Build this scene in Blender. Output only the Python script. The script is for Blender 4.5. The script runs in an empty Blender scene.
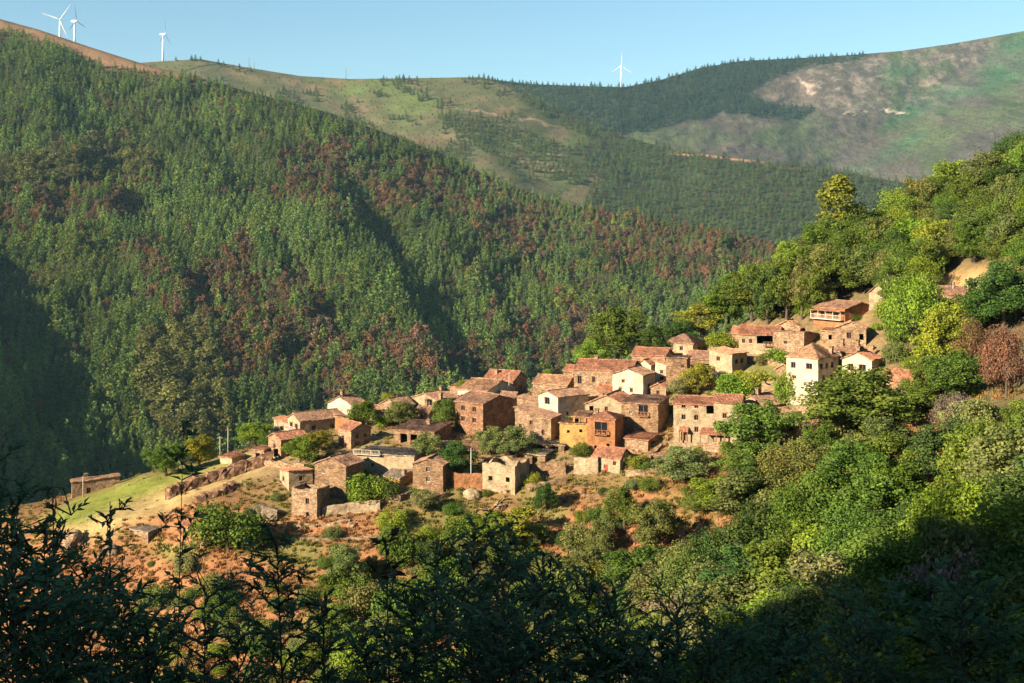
import bpy, math, random
import numpy as np
from mathutils import Vector, noise as mnoise

# ------------------------------------------------------------------ camera, sky, sun, exposure
SC = bpy.context.scene
COL = SC.collection
F, YH = 1236.0, 230.0          # focal length in pixels of the 1024 px frame, image row of eye level
SUN_ELEV = math.radians(22.0)
SH = np.array([-0.82, -0.57]); SH = SH / np.linalg.norm(SH)      # horizontal direction towards the sun
cam_d = bpy.data.cameras.new('camera'); cam = bpy.data.objects.new('camera', cam_d); COL.objects.link(cam)
cam_d.sensor_width = 36.0; cam_d.lens = 36.0 * F / 1024.0
cam_d.shift_y = -(341.5 - YH) / 1024.0
cam_d.clip_start = 0.1; cam_d.clip_end = 30000
cam.rotation_euler = (math.radians(90), 0, 0)
SC.camera = cam
W = bpy.data.worlds.new('World'); SC.world = W; W.use_nodes = True
wn = W.node_tree.nodes; wl_ = W.node_tree.links
bg = wn['Background']; bg.inputs['Strength'].default_value = 0.050
sky = wn.new('ShaderNodeTexSky'); sky.sky_type = 'NISHITA'; sky.sun_disc = False
sky.sun_elevation = SUN_ELEV
sky.sun_rotation = math.atan2(SH[0], SH[1])
sky.air_density = 1.0; sky.dust_density = 0.3; sky.ozone_density = 1.6
tn = wn.new('ShaderNodeMix'); tn.data_type = 'RGBA'; tn.blend_type = 'MULTIPLY'; tn.inputs[0].default_value = 1.0
tn.inputs[7].default_value = (0.90, 1.09, 1.13, 1)
wl_.new(sky.outputs['Color'], tn.inputs[6]); wl_.new(tn.outputs[2], bg.inputs['Color'])
sl = bpy.data.lights.new('sun', 'SUN'); sun = bpy.data.objects.new('sun', sl); COL.objects.link(sun)
sl.energy = 5.0; sl.angle = math.radians(0.5); sl.color = (1.0, 0.86, 0.66)
_d = Vector((SH[0] * math.cos(SUN_ELEV), SH[1] * math.cos(SUN_ELEV), math.sin(SUN_ELEV)))
sun.rotation_euler = _d.to_track_quat('Z', 'Y').to_euler()
SC.view_settings.view_transform = 'Standard'; SC.view_settings.look = 'None'
SC.view_settings.gamma = 1.0; SC.view_settings.exposure = 1.5
SC.render.engine = 'CYCLES'
SC.cycles.max_bounces = 5; SC.cycles.diffuse_bounces = 1; SC.cycles.glossy_bounces = 1
SC.cycles.transmission_bounces = 3; SC.cycles.transparent_max_bounces = 4; SC.cycles.volume_bounces = 0
SC.cycles.use_denoising = True

RS = np.random.RandomState(7)
random.seed(7)

# ------------------------------------------------------------------ helpers
def tag(o, label=None, cat=None, group=None, kind=None):
    if label: o['label'] = label
    if cat: o['category'] = cat
    if group: o['group'] = group
    if kind: o['kind'] = kind
    return o

def empty(name, loc, rz=0.0):
    o = bpy.data.objects.new(name, None); COL.objects.link(o)
    o.location = loc; o.rotation_euler = (0, 0, rz); o.empty_display_size = 0.5
    return o

def link(name, mesh, parent=None, loc=(0, 0, 0), rot=(0, 0, 0), scl=None):
    o = bpy.data.objects.new(name, mesh); COL.objects.link(o)
    if parent is not None: o.parent = parent
    o.location = loc; o.rotation_euler = rot
    if scl is not None: o.scale = scl
    return o

def mesh_np(name, v, faces, mats=(), smooth=False, mi=None, cattr=None, fattr=None):
    """v (n,3); faces: list of (m,k) int arrays. cattr: {name:(n,3|4)} point colours. fattr: {name:(nf,)} face floats"""
    me = bpy.data.meshes.new(name)
    v = np.asarray(v, dtype=np.float32)
    me.vertices.add(len(v)); me.vertices.foreach_set('co', v.ravel())
    fl = [np.asarray(f, dtype=np.int32) for f in faces if len(f)]
    nl = sum(f.size for f in fl); nf = sum(len(f) for f in fl)
    me.loops.add(nl); me.polygons.add(nf)
    me.loops.foreach_set('vertex_index', np.concatenate([f.ravel() for f in fl]))
    tot = np.concatenate([np.full(len(f), f.shape[1], np.int32) for f in fl])
    st = np.concatenate([[0], np.cumsum(tot)[:-1]]).astype(np.int32)
    me.polygons.foreach_set('loop_start', st)
    me.polygons.foreach_set('loop_total', tot)
    me.polygons.foreach_set('use_smooth', np.full(nf, bool(smooth)))
    for m in mats: me.materials.append(m)
    if mi is not None: me.polygons.foreach_set('material_index', np.asarray(mi, np.int32))
    if cattr:
        for k, c in cattr.items():
            a = me.attributes.new(k, 'FLOAT_COLOR', 'POINT')
            c = np.asarray(c, np.float32)
            if c.shape[1] == 3: c = np.concatenate([c, np.ones((len(c), 1), np.float32)], 1)
            a.data.foreach_set('color', c.ravel())
    if fattr:
        for k, c in fattr.items():
            a = me.attributes.new(k, 'FLOAT', 'FACE'); a.data.foreach_set('value', np.asarray(c, np.float32))
    me.update(calc_edges=True); me.validate()
    return me

class MB:
    """collects boxes, tubes and polygons into one mesh"""
    def __init__(s): s.v = []; s.f = []
    def add(s, vs, fs):
        b = len(s.v); s.v += [tuple(p) for p in vs]; s.f += [tuple(i + b for i in f) for f in fs]
    def box(s, x0, x1, y0, y1, z0, z1):
        s.add([(x0,y0,z0),(x1,y0,z0),(x1,y1,z0),(x0,y1,z0),(x0,y0,z1),(x1,y0,z1),(x1,y1,z1),(x0,y1,z1)],
              [(0,3,2,1),(4,5,6,7),(0,1,5,4),(1,2,6,5),(2,3,7,6),(3,0,4,7)])
    def tube(s, pts, rad, n=6, cap=True):
        pts = [Vector(p) for p in pts]
        rings = []
        for i, p in enumerate(pts):
            d = (pts[min(i+1, len(pts)-1)] - pts[max(i-1, 0)]).normalized()
            a = d.orthogonal().normalized() if abs(d.z) > 0.95 else d.cross(Vector((0,0,1))).normalized()
            b = d.cross(a)
            rings.append([p + (a*math.cos(2*math.pi*k/n) + b*math.sin(2*math.pi*k/n))*rad[i] for k in range(n)])
        vs = [q for r in rings for q in r]; fs = []
        for i in range(len(pts)-1):
            for k in range(n):
                fs.append((i*n+k, i*n+(k+1)%n, (i+1)*n+(k+1)%n, (i+1)*n+k))
        if cap: fs.append(tuple(range(n))[::-1]); fs.append(tuple(range((len(pts)-1)*n, len(pts)*n)))
        s.add(vs, fs)
    def build(s, name, mat, parent=None, loc=(0,0,0), rot=(0,0,0), smooth=False):
        me = bpy.data.meshes.new(name); me.from_pydata(s.v, [], s.f)
        me.materials.append(mat)
        if smooth: me.polygons.foreach_set('use_smooth', np.full(len(s.f), True))
        me.update()
        return link(name, me, parent, loc, rot)

def P(x, y, Y): return Vector(((x-512.0)/F*Y, Y, (YH-y)/F*Y))

# value noise on arrays ------------------------------------------------
_perm = np.random.RandomState(3).permutation(4096)
_val = np.random.RandomState(4).rand(4096) * 2 - 1
def vnoise(x, y):
    x = np.asarray(x, float); y = np.asarray(y, float)
    xi = np.floor(x).astype(int); yi = np.floor(y).astype(int)
    fx = x - xi; fy = y - yi; fx = fx*fx*(3-2*fx); fy = fy*fy*(3-2*fy)
    def h(i, j): return _val[_perm[(i + _perm[j & 4095]) & 4095]]
    return (h(xi,yi)*(1-fx)+h(xi+1,yi)*fx)*(1-fy) + (h(xi,yi+1)*(1-fx)+h(xi+1,yi+1)*fx)*fy
def fbm(x, y, o=4, g=0.5):
    s = 0; a = 1; t = 0
    for i in range(o):
        s = s + a*vnoise(x*2**i + 17.3*i, y*2**i - 9.1*i); t += a; a *= g
    return s / t
def sstep(e0, e1, x):
    t = np.clip((x-e0)/(e1-e0), 0, 1); return t*t*(3-2*t)
def poly_mask(x, y, poly, soft=8.0):
    """soft mask of a polygon: ~1 inside, 0 outside"""
    x = np.asarray(x, float); y = np.asarray(y, float)
    inside = np.zeros(x.shape, bool); dist = np.full(x.shape, 1e9)
    n = len(poly)
    for i in range(n):
        x0, y0 = poly[i]; x1, y1 = poly[(i+1) % n]
        c = ((y0 > y) != (y1 > y)) & (x < (x1-x0)*(y-y0)/((y1-y0) if y1 != y0 else 1e-9) + x0)
        inside ^= c
        dx, dy = x1-x0, y1-y0
        t = np.clip(((x-x0)*dx+(y-y0)*dy)/(dx*dx+dy*dy+1e-9), 0, 1)
        dist = np.minimum(dist, np.hypot(x-x0-t*dx, y-y0-t*dy))
    sd = np.where(inside, dist, -dist)
    return np.clip(sd/soft*0.5+0.5, 0, 1)
def line_mask(x, y, pts, w):
    dist = np.full(np.shape(x), 1e9)
    for (x0,y0),(x1,y1) in zip(pts[:-1], pts[1:]):
        dx, dy = x1-x0, y1-y0
        t = np.clip(((x-x0)*dx+(y-y0)*dy)/(dx*dx+dy*dy+1e-9), 0, 1)
        dist = np.minimum(dist, np.hypot(x-x0-t*dx, y-y0-t*dy))
    return np.clip(1.5-dist/w, 0, 1)
def mixc(c, col, m):
    m = np.asarray(m)[..., None]
    return c*(1-m) + np.array(col)*m

# ------------------------------------------------------------------ materials
def nmat(name):
    m = bpy.data.materials.new(name); m.use_nodes = True
    nt = m.node_tree; b = nt.nodes['Principled BSDF']
    b.inputs['Specular IOR Level'].default_value = 0.15
    return m, nt, b
def node(nt, t, **kw):
    n = nt.nodes.new(t)
    for k, v in kw.items(): setattr(n, k, v)
    return n
def mulcol(nt, a, b):
    mx = node(nt, 'ShaderNodeMix', data_type='RGBA', blend_type='MULTIPLY'); mx.inputs[0].default_value = 1.0
    if hasattr(a, 'links'): nt.links.new(a, mx.inputs[6])
    else: mx.inputs[6].default_value = (*a, 1)
    if hasattr(b, 'links'): nt.links.new(b, mx.inputs[7])
    else: mx.inputs[7].default_value = (*b, 1)
    return mx.outputs[2]
def ramp(nt, fac, stops):
    r = node(nt, 'ShaderNodeValToRGB'); cr = r.color_ramp
    while len(cr.elements) < len(stops): cr.elements.new(0.5)
    for e, (p, c) in zip(cr.elements, stops):
        e.position = p; e.color = (*c, 1) if len(c) == 3 else c
    nt.links.new(fac, r.inputs[0]); return r.outputs[0]
def noise_tex(nt, scale, detail=4, rough=0.6, coord='Object'):
    tc = node(nt, 'ShaderNodeTexCoord'); nz = node(nt, 'ShaderNodeTexNoise')
    nz.inputs['Scale'].default_value = scale; nz.inputs['Detail'].default_value = detail; nz.inputs['Roughness'].default_value = rough
    nt.links.new(tc.outputs[coord], nz.inputs['Vector']); return nz.outputs['Fac'], tc
def bump(nt, b, h, strength, dist):
    bp = node(nt, 'ShaderNodeBump'); bp.inputs['Strength'].default_value = strength; bp.inputs['Distance'].default_value = dist
    nt.links.new(h, bp.inputs['Height']); nt.links.new(bp.outputs[0], b.inputs['Normal'])

def mat_plain(name, col, rough=0.8, nscale=3.0, amp=0.3, metallic=0.0):
    m, nt, b = nmat(name)
    f, tc = noise_tex(nt, nscale)
    lo = tuple(c*(1-amp) for c in col); hi = tuple(min(1, c*(1+amp)) for c in col)
    nt.links.new(ramp(nt, f, [(0.3, lo), (0.7, hi)]), b.inputs['Base Color'])
    b.inputs['Roughness'].default_value = rough; b.inputs['Metallic'].default_value = metallic
    return m

def mat_ground(name, scale_fine, scale_mid, bumpd, amp=0.45):
    m, nt, b = nmat(name)
    at = node(nt, 'ShaderNodeAttribute', attribute_name='Col', attribute_type='GEOMETRY')
    f1, _ = noise_tex(nt, scale_fine, 5, 0.7); f2, _ = noise_tex(nt, scale_mid, 5, 0.65)
    c = mulcol(nt, at.outputs['Color'], ramp(nt, f1, [(0.25, (1-amp,)*3), (0.75, (1+amp, 1+amp, 1+amp*0.9))]))
    c = mulcol(nt, c, ramp(nt, f2, [(0.3, (1-amp*0.8, 1-amp*0.7, 1-amp*0.8)), (0.7, (1+amp*0.7, 1+amp*0.65, 1+amp*0.6))]))
    nt.links.new(c, b.inputs['Base Color']); b.inputs['Roughness'].default_value = 0.95
    b.inputs['Specular IOR Level'].default_value = 0.05
    bump(nt, b, f1, 0.8, bumpd)
    return m

def mat_leaf(name, trans=0.3, satv=0.35):
    """colour = the plant's own 'tint' x leaf to leaf variation"""
    m = bpy.data.materials.new(name); m.use_nodes = True; nt = m.node_tree
    nt.nodes.remove(nt.nodes['Principled BSDF'])
    at = node(nt, 'ShaderNodeAttribute', attribute_name='tint', attribute_type='INSTANCER')
    lv = node(nt, 'ShaderNodeAttribute', attribute_name='lv', attribute_type='GEOMETRY')
    c = mulcol(nt, at.outputs['Color'], ramp(nt, lv.outputs['Fac'], [(0.0, (0.55, 0.6, 0.5)), (0.5, (1, 1, 1)), (1.0, (1.55, 1.4, 1.2))]))
    d = node(nt, 'ShaderNodeBsdfDiffuse'); t = node(nt, 'ShaderNodeBsdfTranslucent'); mx = node(nt, 'ShaderNodeMixShader')
    mx.inputs[0].default_value = trans
    nt.links.new(c, d.inputs[0]); nt.links.new(c, t.inputs[0])
    nt.links.new(d.outputs[0], mx.inputs[1]); nt.links.new(t.outputs[0], mx.inputs[2])
    nt.links.new(mx.outputs[0], nt.nodes['Material Output'].inputs['Surface'])
    return m

M_LEAF = mat_leaf('leaf', 0.28)
M_BARK = mat_plain('bark', (0.10, 0.075, 0.05), 0.9, 4.0)
M_NEAR = mat_ground('near_ground', 2.2, 0.35, 0.25, 0.42)
M_HILL = mat_ground('hill_ground', 0.25, 0.02, 2.0, 0.4)
M_FAR = mat_ground('mountain_ground', 0.035, 0.006, 12.0, 0.45)

# ------------------------------------------------------------------ near ground: one sheet from behind the camera to the valley behind the village
KN = 1.4
COLS = {   # image column -> visible slope as (image row, depth) from bottom to crest
 -300: [(1055,110),(900,150),(760,200)],
 -60:  [(760,150),(690,168),(575,196),(545,206)],
 0:    [(690,165),(600,180),(532,200),(512,208)],
 60:   [(683,165),(590,178),(522,194),(500,210)],
 100:  [(683,165),(560,184),(520,191),(489,213)],
 150:  [(683,163),(560,184),(515,191),(474,214)],
 200:  [(683,160),(600,171),(540,181),(500,191),(464,216)],
 300:  [(683,158),(600,170),(525,183),(470,198),(432,219)],
 400:  [(683,156),(600,169),(510,184),(450,202),(408,226)],
 500:  [(683,154),(600,167),(500,185),(440,204),(396,230)],
 600:  [(683,148),(600,162),(480,187),(430,204),(372,232)],
 700:  [(683,136),(560,162),(455,188),(405,204),(345,230)],
 780:  [(683,125),(560,152),(440,183),(380,203),(330,222),(300,231)],
 860:  [(683,115),(560,141),(420,177),(350,201),(300,218),(260,235)],
 940:  [(683,106),(560,130),(420,166),(340,192),(280,215),(222,240)],
 1024: [(683,98),(560,122),(420,155),(300,190),(168,235)],
 1200: [(683,85),(500,115),(300,170),(110,235)],
 1500: [(683,70),(500,105),(300,160),(60,230)],
}
gx = np.concatenate([np.linspace(-2600, -200, 40)[:-1], np.arange(-200, 1240, 4.0), np.linspace(1240, 3600, 40)])
gY = np.concatenate([np.linspace(-120, 0, 13)[:-1], np.linspace(0, 120, 49)[:-1], np.arange(120, 360, 1.1), np.linspace(360, 980, 50)])
def _prof(pts):
    q = [(Y*KN, (YH-y)/F*Y*KN) for y, Y in pts]
    y0, z0 = q[0]
    Yc, Zc = q[-1]
    zf = z0 - 6 if z0 > -62 else z0 - 4
    front = [(-120, 38), (-40, 10.0), (-6, -0.9), (0, -1.75), (4, -3.6), (12, -8.5)]
    mid = [(max(30, y0*0.45), max(-0.42*max(30, y0*0.45) - 4, z0*0.9)), (y0*0.8, min(z0-4, -0.40*y0*0.8-2))]
    back = [(Yc+15, Zc-2.5), (Yc+60, Zc-24), (Yc+170, min(Zc-70, -105)), (700, -190), (980, -236)]
    q = front + mid + q + back
    a = np.array(q); return np.interp(gY, a[:,0], a[:,1])
_keys = sorted(COLS); _pr = np.array([_prof(COLS[k]) for k in _keys])
GZ = np.empty((len(gx), len(gY)))
for j in range(len(gY)): GZ[:, j] = np.interp(gx, _keys, _pr[:, j])
def _blur(a, ax, n):
    k = np.hanning(n+2)[1:-1]; k /= k.sum()
    pad = [(0,0),(0,0)]; pad[ax] = (n//2, n//2)
    ap = np.pad(a, pad, mode='edge')
    return np.apply_along_axis(lambda r: np.convolve(r, k, 'valid'), ax, ap)
GZ = _blur(_blur(GZ, 0, 15), 1, 7)
GU = np.repeat(((gx-512)/F)[:, None], len(gY), 1); GYY = np.repeat(gY[None, :], len(gx), 0)
GX = GU*np.maximum(GYY, 25.0)
_im_y = YH - F*GZ/np.maximum(GYY, 1.0)
_im_x = np.repeat(gx[:, None], len(gY), 1)
_vis = (GYY > 130) & (GYY < 350)
# hand-built terraces under the village
_ter = poly_mask(_im_x, _im_y, [(150,505),(330,500),(560,470),(700,460),(700,640),(150,660)], 25)*_vis
_st = 3.0; _fr = GZ/_st + 0.5*vnoise(GX/30, GYY/30)
_sn = (np.floor(_fr) + sstep(0.55, 0.95, _fr-np.floor(_fr)))
GZ = GZ + _ter*0.55*(_sn-_fr)*_st
_am = np.where(GYY > 60, 1.0, np.clip(GYY/60, 0, 1))
GZ = GZ + _am*(0.55*fbm(GX/9, GYY/9, 4) + 0.5*fbm(GX/28+5, GYY/28, 2))
def ground_z(X, Y):
    Yc = min(max(Y, gY[0]+1e-3), gY[-1]-1e-3)
    x = X/max(Yc, 25.0)*F + 512
    x = min(max(x, gx[0]+1e-3), gx[-1]-1e-3)
    i = int(np.searchsorted(gx, x))-1; j = int(np.searchsorted(gY, Yc))-1
    a = (x-gx[i])/(gx[i+1]-gx[i]); b = (Yc-gY[j])/(gY[j+1]-gY[j])
    return (GZ[i,j]*(1-a)+GZ[i+1,j]*a)*(1-b) + (GZ[i,j+1]*(1-a)+GZ[i+1,j+1]*a)*b
def hit(x, y, y_start=90.0):
    """depth at which the ground sheet is met through image point (x,y)"""
    u = (x-512)/F; Y = y_start; last = None
    while Y < 345:
        z = ground_z(u*Y, Y); yy = YH - F*z/Y
        if yy <= y: return Y
        if last is None or yy < last[0]: last = (yy, Y)
        Y += 0.5
    return last[1]
# colours of the soil, grass and tracks
gc = np.ones(GZ.shape + (3,))*np.array([0.13, 0.10, 0.05])
gc = mixc(gc, (0.29, 0.135, 0.064), _vis*poly_mask(_im_x, _im_y, [(-50,520),(200,478),(320,500),(480,486),(700,455),(760,540),(720,700),(-50,700)], 30))
gc = mixc(gc, (0.27, 0.18, 0.09), _vis*poly_mask(_im_x, _im_y, [(230,440),(330,395),(560,370),(700,325),(790,330),(870,305),(895,350),(880,395),(800,420),(700,455),(480,486),(300,510)], 20))
gc = mixc(gc, (0.16, 0.15, 0.05), _vis*0.8*np.clip(fbm(_im_x/45, _im_y/25, 3)*2.6+0.1, 0, 1)*poly_mask(_im_x, _im_y, [(150,520),(700,470),(720,700),(150,700)], 20))
gc = mixc(gc, (0.20, 0.21, 0.045), _vis*poly_mask(_im_x, _im_y, [(40,520),(80,495),(140,478),(200,464),(240,452),(248,456),(190,482),(130,503),(80,530)], 7))
gc = mixc(gc, (0.42, 0.30, 0.13), _vis*poly_mask(_im_x, _im_y, [(60,535),(110,511),(170,490),(245,456),(290,452),(250,476),(200,496),(150,515),(100,540)], 9))
gc = mixc(gc, (0.12, 0.15, 0.035), _vis*0.85*poly_mask(_im_x, _im_y, [(700,410),(725,375),(790,352),(800,400),(745,402)], 14))
gc = mixc(gc, (0.45, 0.27, 0.12), _vis*poly_mask(_im_x, _im_y, [(925,294),(942,274),(1000,266),(1015,280),(985,292),(940,302)], 8))
gc = mixc(gc, (0.36, 0.16, 0.07), _vis*poly_mask(_im_x, _im_y, [(885,460),(930,420),(960,440),(930,490),(895,520)], 14))
nx, ny = GZ.shape
gv = np.stack([GX, GYY, GZ], -1).reshape(-1, 3)
ii, jj = np.meshgrid(np.arange(nx-1), np.arange(ny-1), indexing='ij')
gf = np.stack([ii*ny+jj, (ii+1)*ny+jj, (ii+1)*ny+jj+1, ii*ny+jj+1], -1).reshape(-1, 4)
ground = link('ground', mesh_np('ground', gv, [gf], [M_NEAR], True, cattr={'Col': gc.reshape(-1, 3)}))
tag(ground, 'orange dry earth and scrub slope carrying the village', 'ground', kind='structure')

# ------------------------------------------------------------------ hills across the valley: sheets whose depth grows from foot to ridge
def ridge_fn(pts):
    a = np.array(pts, float); return lambda x: np.interp(x, a[:,0], a[:,1])
def depth_sheet(x, y, ridge, yb, Yb, Yr, disp):
    yr = ridge(x); t = np.clip((yb - y)/(yb - yr), 0, 1)
    return Yb*(Yr(x)/Yb)**t*(1 + disp(x, y)*np.minimum(1, (1-t)*8+0.15))
def build_sheet(name, x0, x1, dx, nt, ridge, yb, Yb, Yr, disp, col, mat, label, backz):
    xs = np.arange(x0, x1+dx, dx); ts = np.linspace(0, 1, nt)
    X, T = np.meshgrid(xs, ts, indexing='ij')
    yy = yb + (ridge(X)-yb)*T
    Y = depth_sheet(X, yy, ridge, yb, Yb, Yr, disp)
    v = np.stack([(X-512)/F*Y, Y, (YH-yy)/F*Y], -1)
    c = col(X, yy)
    last = v[:, -1, :]; cl = c[:, -1, :]
    for k, (m, d) in enumerate(((1.03, 0.03), (1.12, 0.3), (1.35, 1.0))):
        nv = last.copy(); nv[:, 1] *= m; nv[:, 0] *= m; nv[:, 2] = last[:, 2]*(1-d) + backz*d
        v = np.concatenate([v, nv[:, None, :]], 1); c = np.concatenate([c, cl[:, None, :]], 1)
    n, m = v.shape[:2]
    ii, jj = np.meshgrid(np.arange(n-1), np.arange(m-1), indexing='ij')
    f = np.stack([ii*m+jj, (ii+1)*m+jj, (ii+1)*m+jj+1, ii*m+jj+1], -1).reshape(-1, 4)
    o = link(name, mesh_np(name, v.reshape(-1,3), [f], [mat], True, cattr={'Col': c.reshape(-1,3)}))
    return tag(o, label, 'hill', kind='structure')

RL = ridge_fn([(-400,-40),(-60,8),(0,19),(40,30),(90,47),(150,66),(200,78),(250,92),(330,113),(400,138),(450,157),(500,182),(560,203),(640,217),(720,231),(780,243),(900,283),(1000,330),(1200,420)])
YRL = ridge_fn([(-400,2300),(0,2150),(400,1950),(780,1700),(1200,1500)])
GUL = [((330,175),(460,395),0.046,80), ((120,200),(215,330),0.018,60), ((560,235),(690,330),0.015,60), ((230,260),(300,400),0.016,60), ((-60,230),(60,470),0.03,70), ((170,110),(320,320),0.022,60), ((410,185),(530,370),0.022,55), ((500,215),(640,350),0.018,50), ((40,70),(130,240),0.022,60), ((255,120),(390,300),0.018,50), ((600,250),(700,330),0.016,40)]
SPUR = ridge_fn([(300,120),(430,176),(500,204),(560,227),(640,246),(700,259),(780,268),(1200,330)])
def dispL(x, y):
    a = 0.028*fbm(x/60, y/60, 4) + 0.012*fbm(x/22, y/22, 2)
    for (ax,ay),(bx,by),amp,wd in GUL:
        s = (y-ay)/(by-ay); d = x-(ax+(bx-ax)*s) + 6*vnoise(y/25, x*0+ax)
        env = sstep(-0.15, 0.2, s)*(1-sstep(0.9, 1.25, s))
        a = a + amp*env*np.tanh(d/9)*np.exp(-np.abs(d)/wd)
    a = a + 0.07*(sstep(2, -6, y-SPUR(x)) )*sstep(380, 480, x)
    return a
YB_L, YYB_L = 560.0, 800.0
def depthL(x, y): return depth_sheet(x, y, RL, YB_L, YYB_L, YRL, dispL)
HEATH_L = [(-80,-20),(0,16),(50,30),(110,48),(170,66),(215,80),(195,82),(150,76),(112,70),(80,60),(40,42),(0,30),(-80,20)]
def colL(x, y):
    c = np.ones(x.shape+(3,))*np.array([0.040, 0.036, 0.018])
    c = mixc(c, (0.22, 0.13, 0.075), poly_mask(x, y, HEATH_L, 5))
    return c
forest_hill = build_sheet('hill', -260, 1130, 5, 150, RL, YB_L, YYB_L, YRL, dispL, colL, M_HILL,
    'long wooded hill filling the left half across the valley', -150)

RM = ridge_fn([(-50,75),(100,66),(150,62),(200,59),(250,68),(300,76),(350,79),(420,78),(480,77),(520,90),(560,111),(620,136),(680,151),(760,161),(850,173),(920,186),(1000,203),(1200,240)])
YRM = ridge_fn([(-50,3400),(480,3300),(760,2900),(1200,2600)])
def dispM(x, y): return 0.012*fbm(x/60, y/30, 4) + 0.010*np.tanh((x-(430+(y-80)*0.9))/14)*np.exp(-np.abs(x-(430+(y-80)*0.9))/70) + 0.008*np.tanh((x-(600+(y-140)*0.7))/12)*np.exp(-np.abs(x-(600+(y-140)*0.7))/60)
def depthM(x, y): return depth_sheet(x, y, RM, 330.0, 1850.0, YRM, dispM)
M_WOOD = [[(560,150),(620,142),(700,152),(800,163),(940,186),(1100,240),(1100,330),(560,330),(590,200),(600,170)], [(500,80),(525,88),(575,118),(640,140),(690,152),(640,152),(590,140),(545,118)]]
M_SCRUB = [(430,112),(470,108),(500,118),(560,140),(580,165),(560,190),(500,165),(440,140)]
def colM(x, y):
    x, y = x + 9*fbm(x/16, y/9, 3), y + 5*fbm(x/14+4, y/9+2, 3)
    n = fbm(x/40, y/18, 4)
    c = np.ones(x.shape+(3,))*np.array([0.088, 0.088, 0.042])
    c = mixc(c, (0.105, 0.13, 0.04), np.clip(n*2+0.45, 0, 1)*poly_mask(x, y, [(340,76),(480,74),(560,112),(600,140),(520,150),(400,120),(300,100)], 15))
    c = mixc(c, (0.09, 0.11, 0.04), np.clip(n*2+0.5, 0, 1)*poly_mask(x, y, [(540,130),(660,150),(720,170),(560,190),(520,160)], 12))
    c = mixc(c, (0.145, 0.105, 0.06), 0.8*np.clip(fbm(x/18+3, y/10, 4)*2.4, 0, 1))
    c = mixc(c, (0.20, 0.13, 0.075), np.clip(n*2.2, 0, 1)*poly_mask(x, y, [(150,55),(340,75),(340,100),(200,80)], 8))
    c = mixc(c, (0.27, 0.18, 0.11), np.maximum.reduce([line_mask(x, y, [(440,108),(500,114),(556,126)], 0.7), line_mask(x, y, [(535,153),(600,152),(648,151)], 0.8),
        line_mask(x, y, [(505,150),(520,160),(545,168),(575,172)], 1.6)*np.clip(n*2+0.6,0,1)]))
    c = mixc(c, (0.36, 0.18, 0.12), line_mask(x, y, [(672,150),(700,154),(730,159),(765,165),(800,170)], 1.3))
    for p in M_WOOD: c = mixc(c, (0.032, 0.045, 0.022), 0.85*poly_mask(x, y, p, 8))
    c = mixc(c, (0.36, 0.18, 0.12), line_mask(x, y, [(672,150),(700,154),(730,159),(765,165)], 1.0))
    return c
mid_hill = build_sheet('hill', 40, 1180, 2.5, 180, RM, 330.0, 1850.0, YRM, dispM, colM, M_HILL,
    'grassy middle hill with earth tracks below the skyline', -150)

RF = ridge_fn([(300,100),(440,88),(490,79),(530,84),(580,86),(625,87),(660,80),(700,68),(740,61),(800,58),(850,55),(900,51),(950,44),(1024,31),(1200,5)])
YRF = ridge_fn([(300,4300),(620,4300),(800,4900),(1200,5300)])
def dispF(x, y):
    v = (x-(905+(y-120)*-1.15))
    return 0.013*fbm(x/90, y/45, 4) + 0.03*(np.exp(-(v/55.0)**2)-0.5*np.exp(-((v-150)/120.0)**2)) + 0.006*fbm(x/20, y/12, 3)
def depthF(x, y): return depth_sheet(x, y, RF, 300.0, 3100.0, YRF, dispF)
F_WOOD = [(440,70),(530,74),(640,78),(700,62),(780,50),(880,46),(860,60),(800,68),(770,78),(748,92),(770,104),(815,110),(800,120),(720,114),(650,130),(600,140),(560,112),(520,90),(480,84)]
def colF(x, y):
    x, y = x + 7*fbm(x/12, y/8, 4), y + 5*fbm(x/10+4, y/7+2, 4)
    n = fbm(x/36, y/20, 4); n2 = fbm(x/7+9, y/4, 4)
    c = np.ones(x.shape+(3,))*np.array([0.085, 0.070, 0.056])
    c = mixc(c, (0.075, 0.088, 0.04), np.clip(n*2.2+0.25, 0, 1))
    up = poly_mask(x, y, [(770,70),(860,52),(960,42),(1010,36),(930,110),(860,110),(760,100)], 12)
    c = mixc(c, (0.18, 0.14, 0.115), np.clip(n2*3.4+0.0, 0, 1)*up)
    for p, a in (([(1000,40),(1024,30),(1200,0),(1200,90),(1024,82),(940,105),(880,130),(900,108),(960,80)], 0.8), ([(845,168),(880,150),(925,132),(915,142),(880,165),(860,170)], 1.0),
                 ([(905,112),(960,85),(990,75),(975,92),(940,110)], 0.9), ([(870,65),(915,62),(910,78),(880,76)], 0.7), ([(850,100),(870,97),(870,110),(852,112)], 0.6)):
        c = mixc(c, (0.042, 0.098, 0.042), a*poly_mask(x, y, p, 7)*np.clip(0.75+n, 0, 1))
    c = mixc(c, (0.15, 0.11, 0.085), 0.8*poly_mask(x, y, [(750,92),(790,72),(800,75),(815,95),(820,110),(770,106)], 6))
    c = mixc(c, (0.45, 0.36, 0.30), np.clip(line_mask(x, y, [(840,113),(870,113),(888,112),(908,112)], 1.2)*(n2*3+0.4), 0, 1))
    c = mixc(c, (0.4, 0.3, 0.24), line_mask(x, y, [(797,73),(806,84),(818,97)], 1.6)*np.clip(n2*2+0.6, 0, 1))
    c = mixc(c, (0.35, 0.24, 0.17), poly_mask(x, y, [(665,88),(690,84),(693,92),(668,93)], 3))
    c = mixc(c, (0.025, 0.036, 0.02), 0.92*poly_mask(x, y, F_WOOD, 5))
    return c
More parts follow.
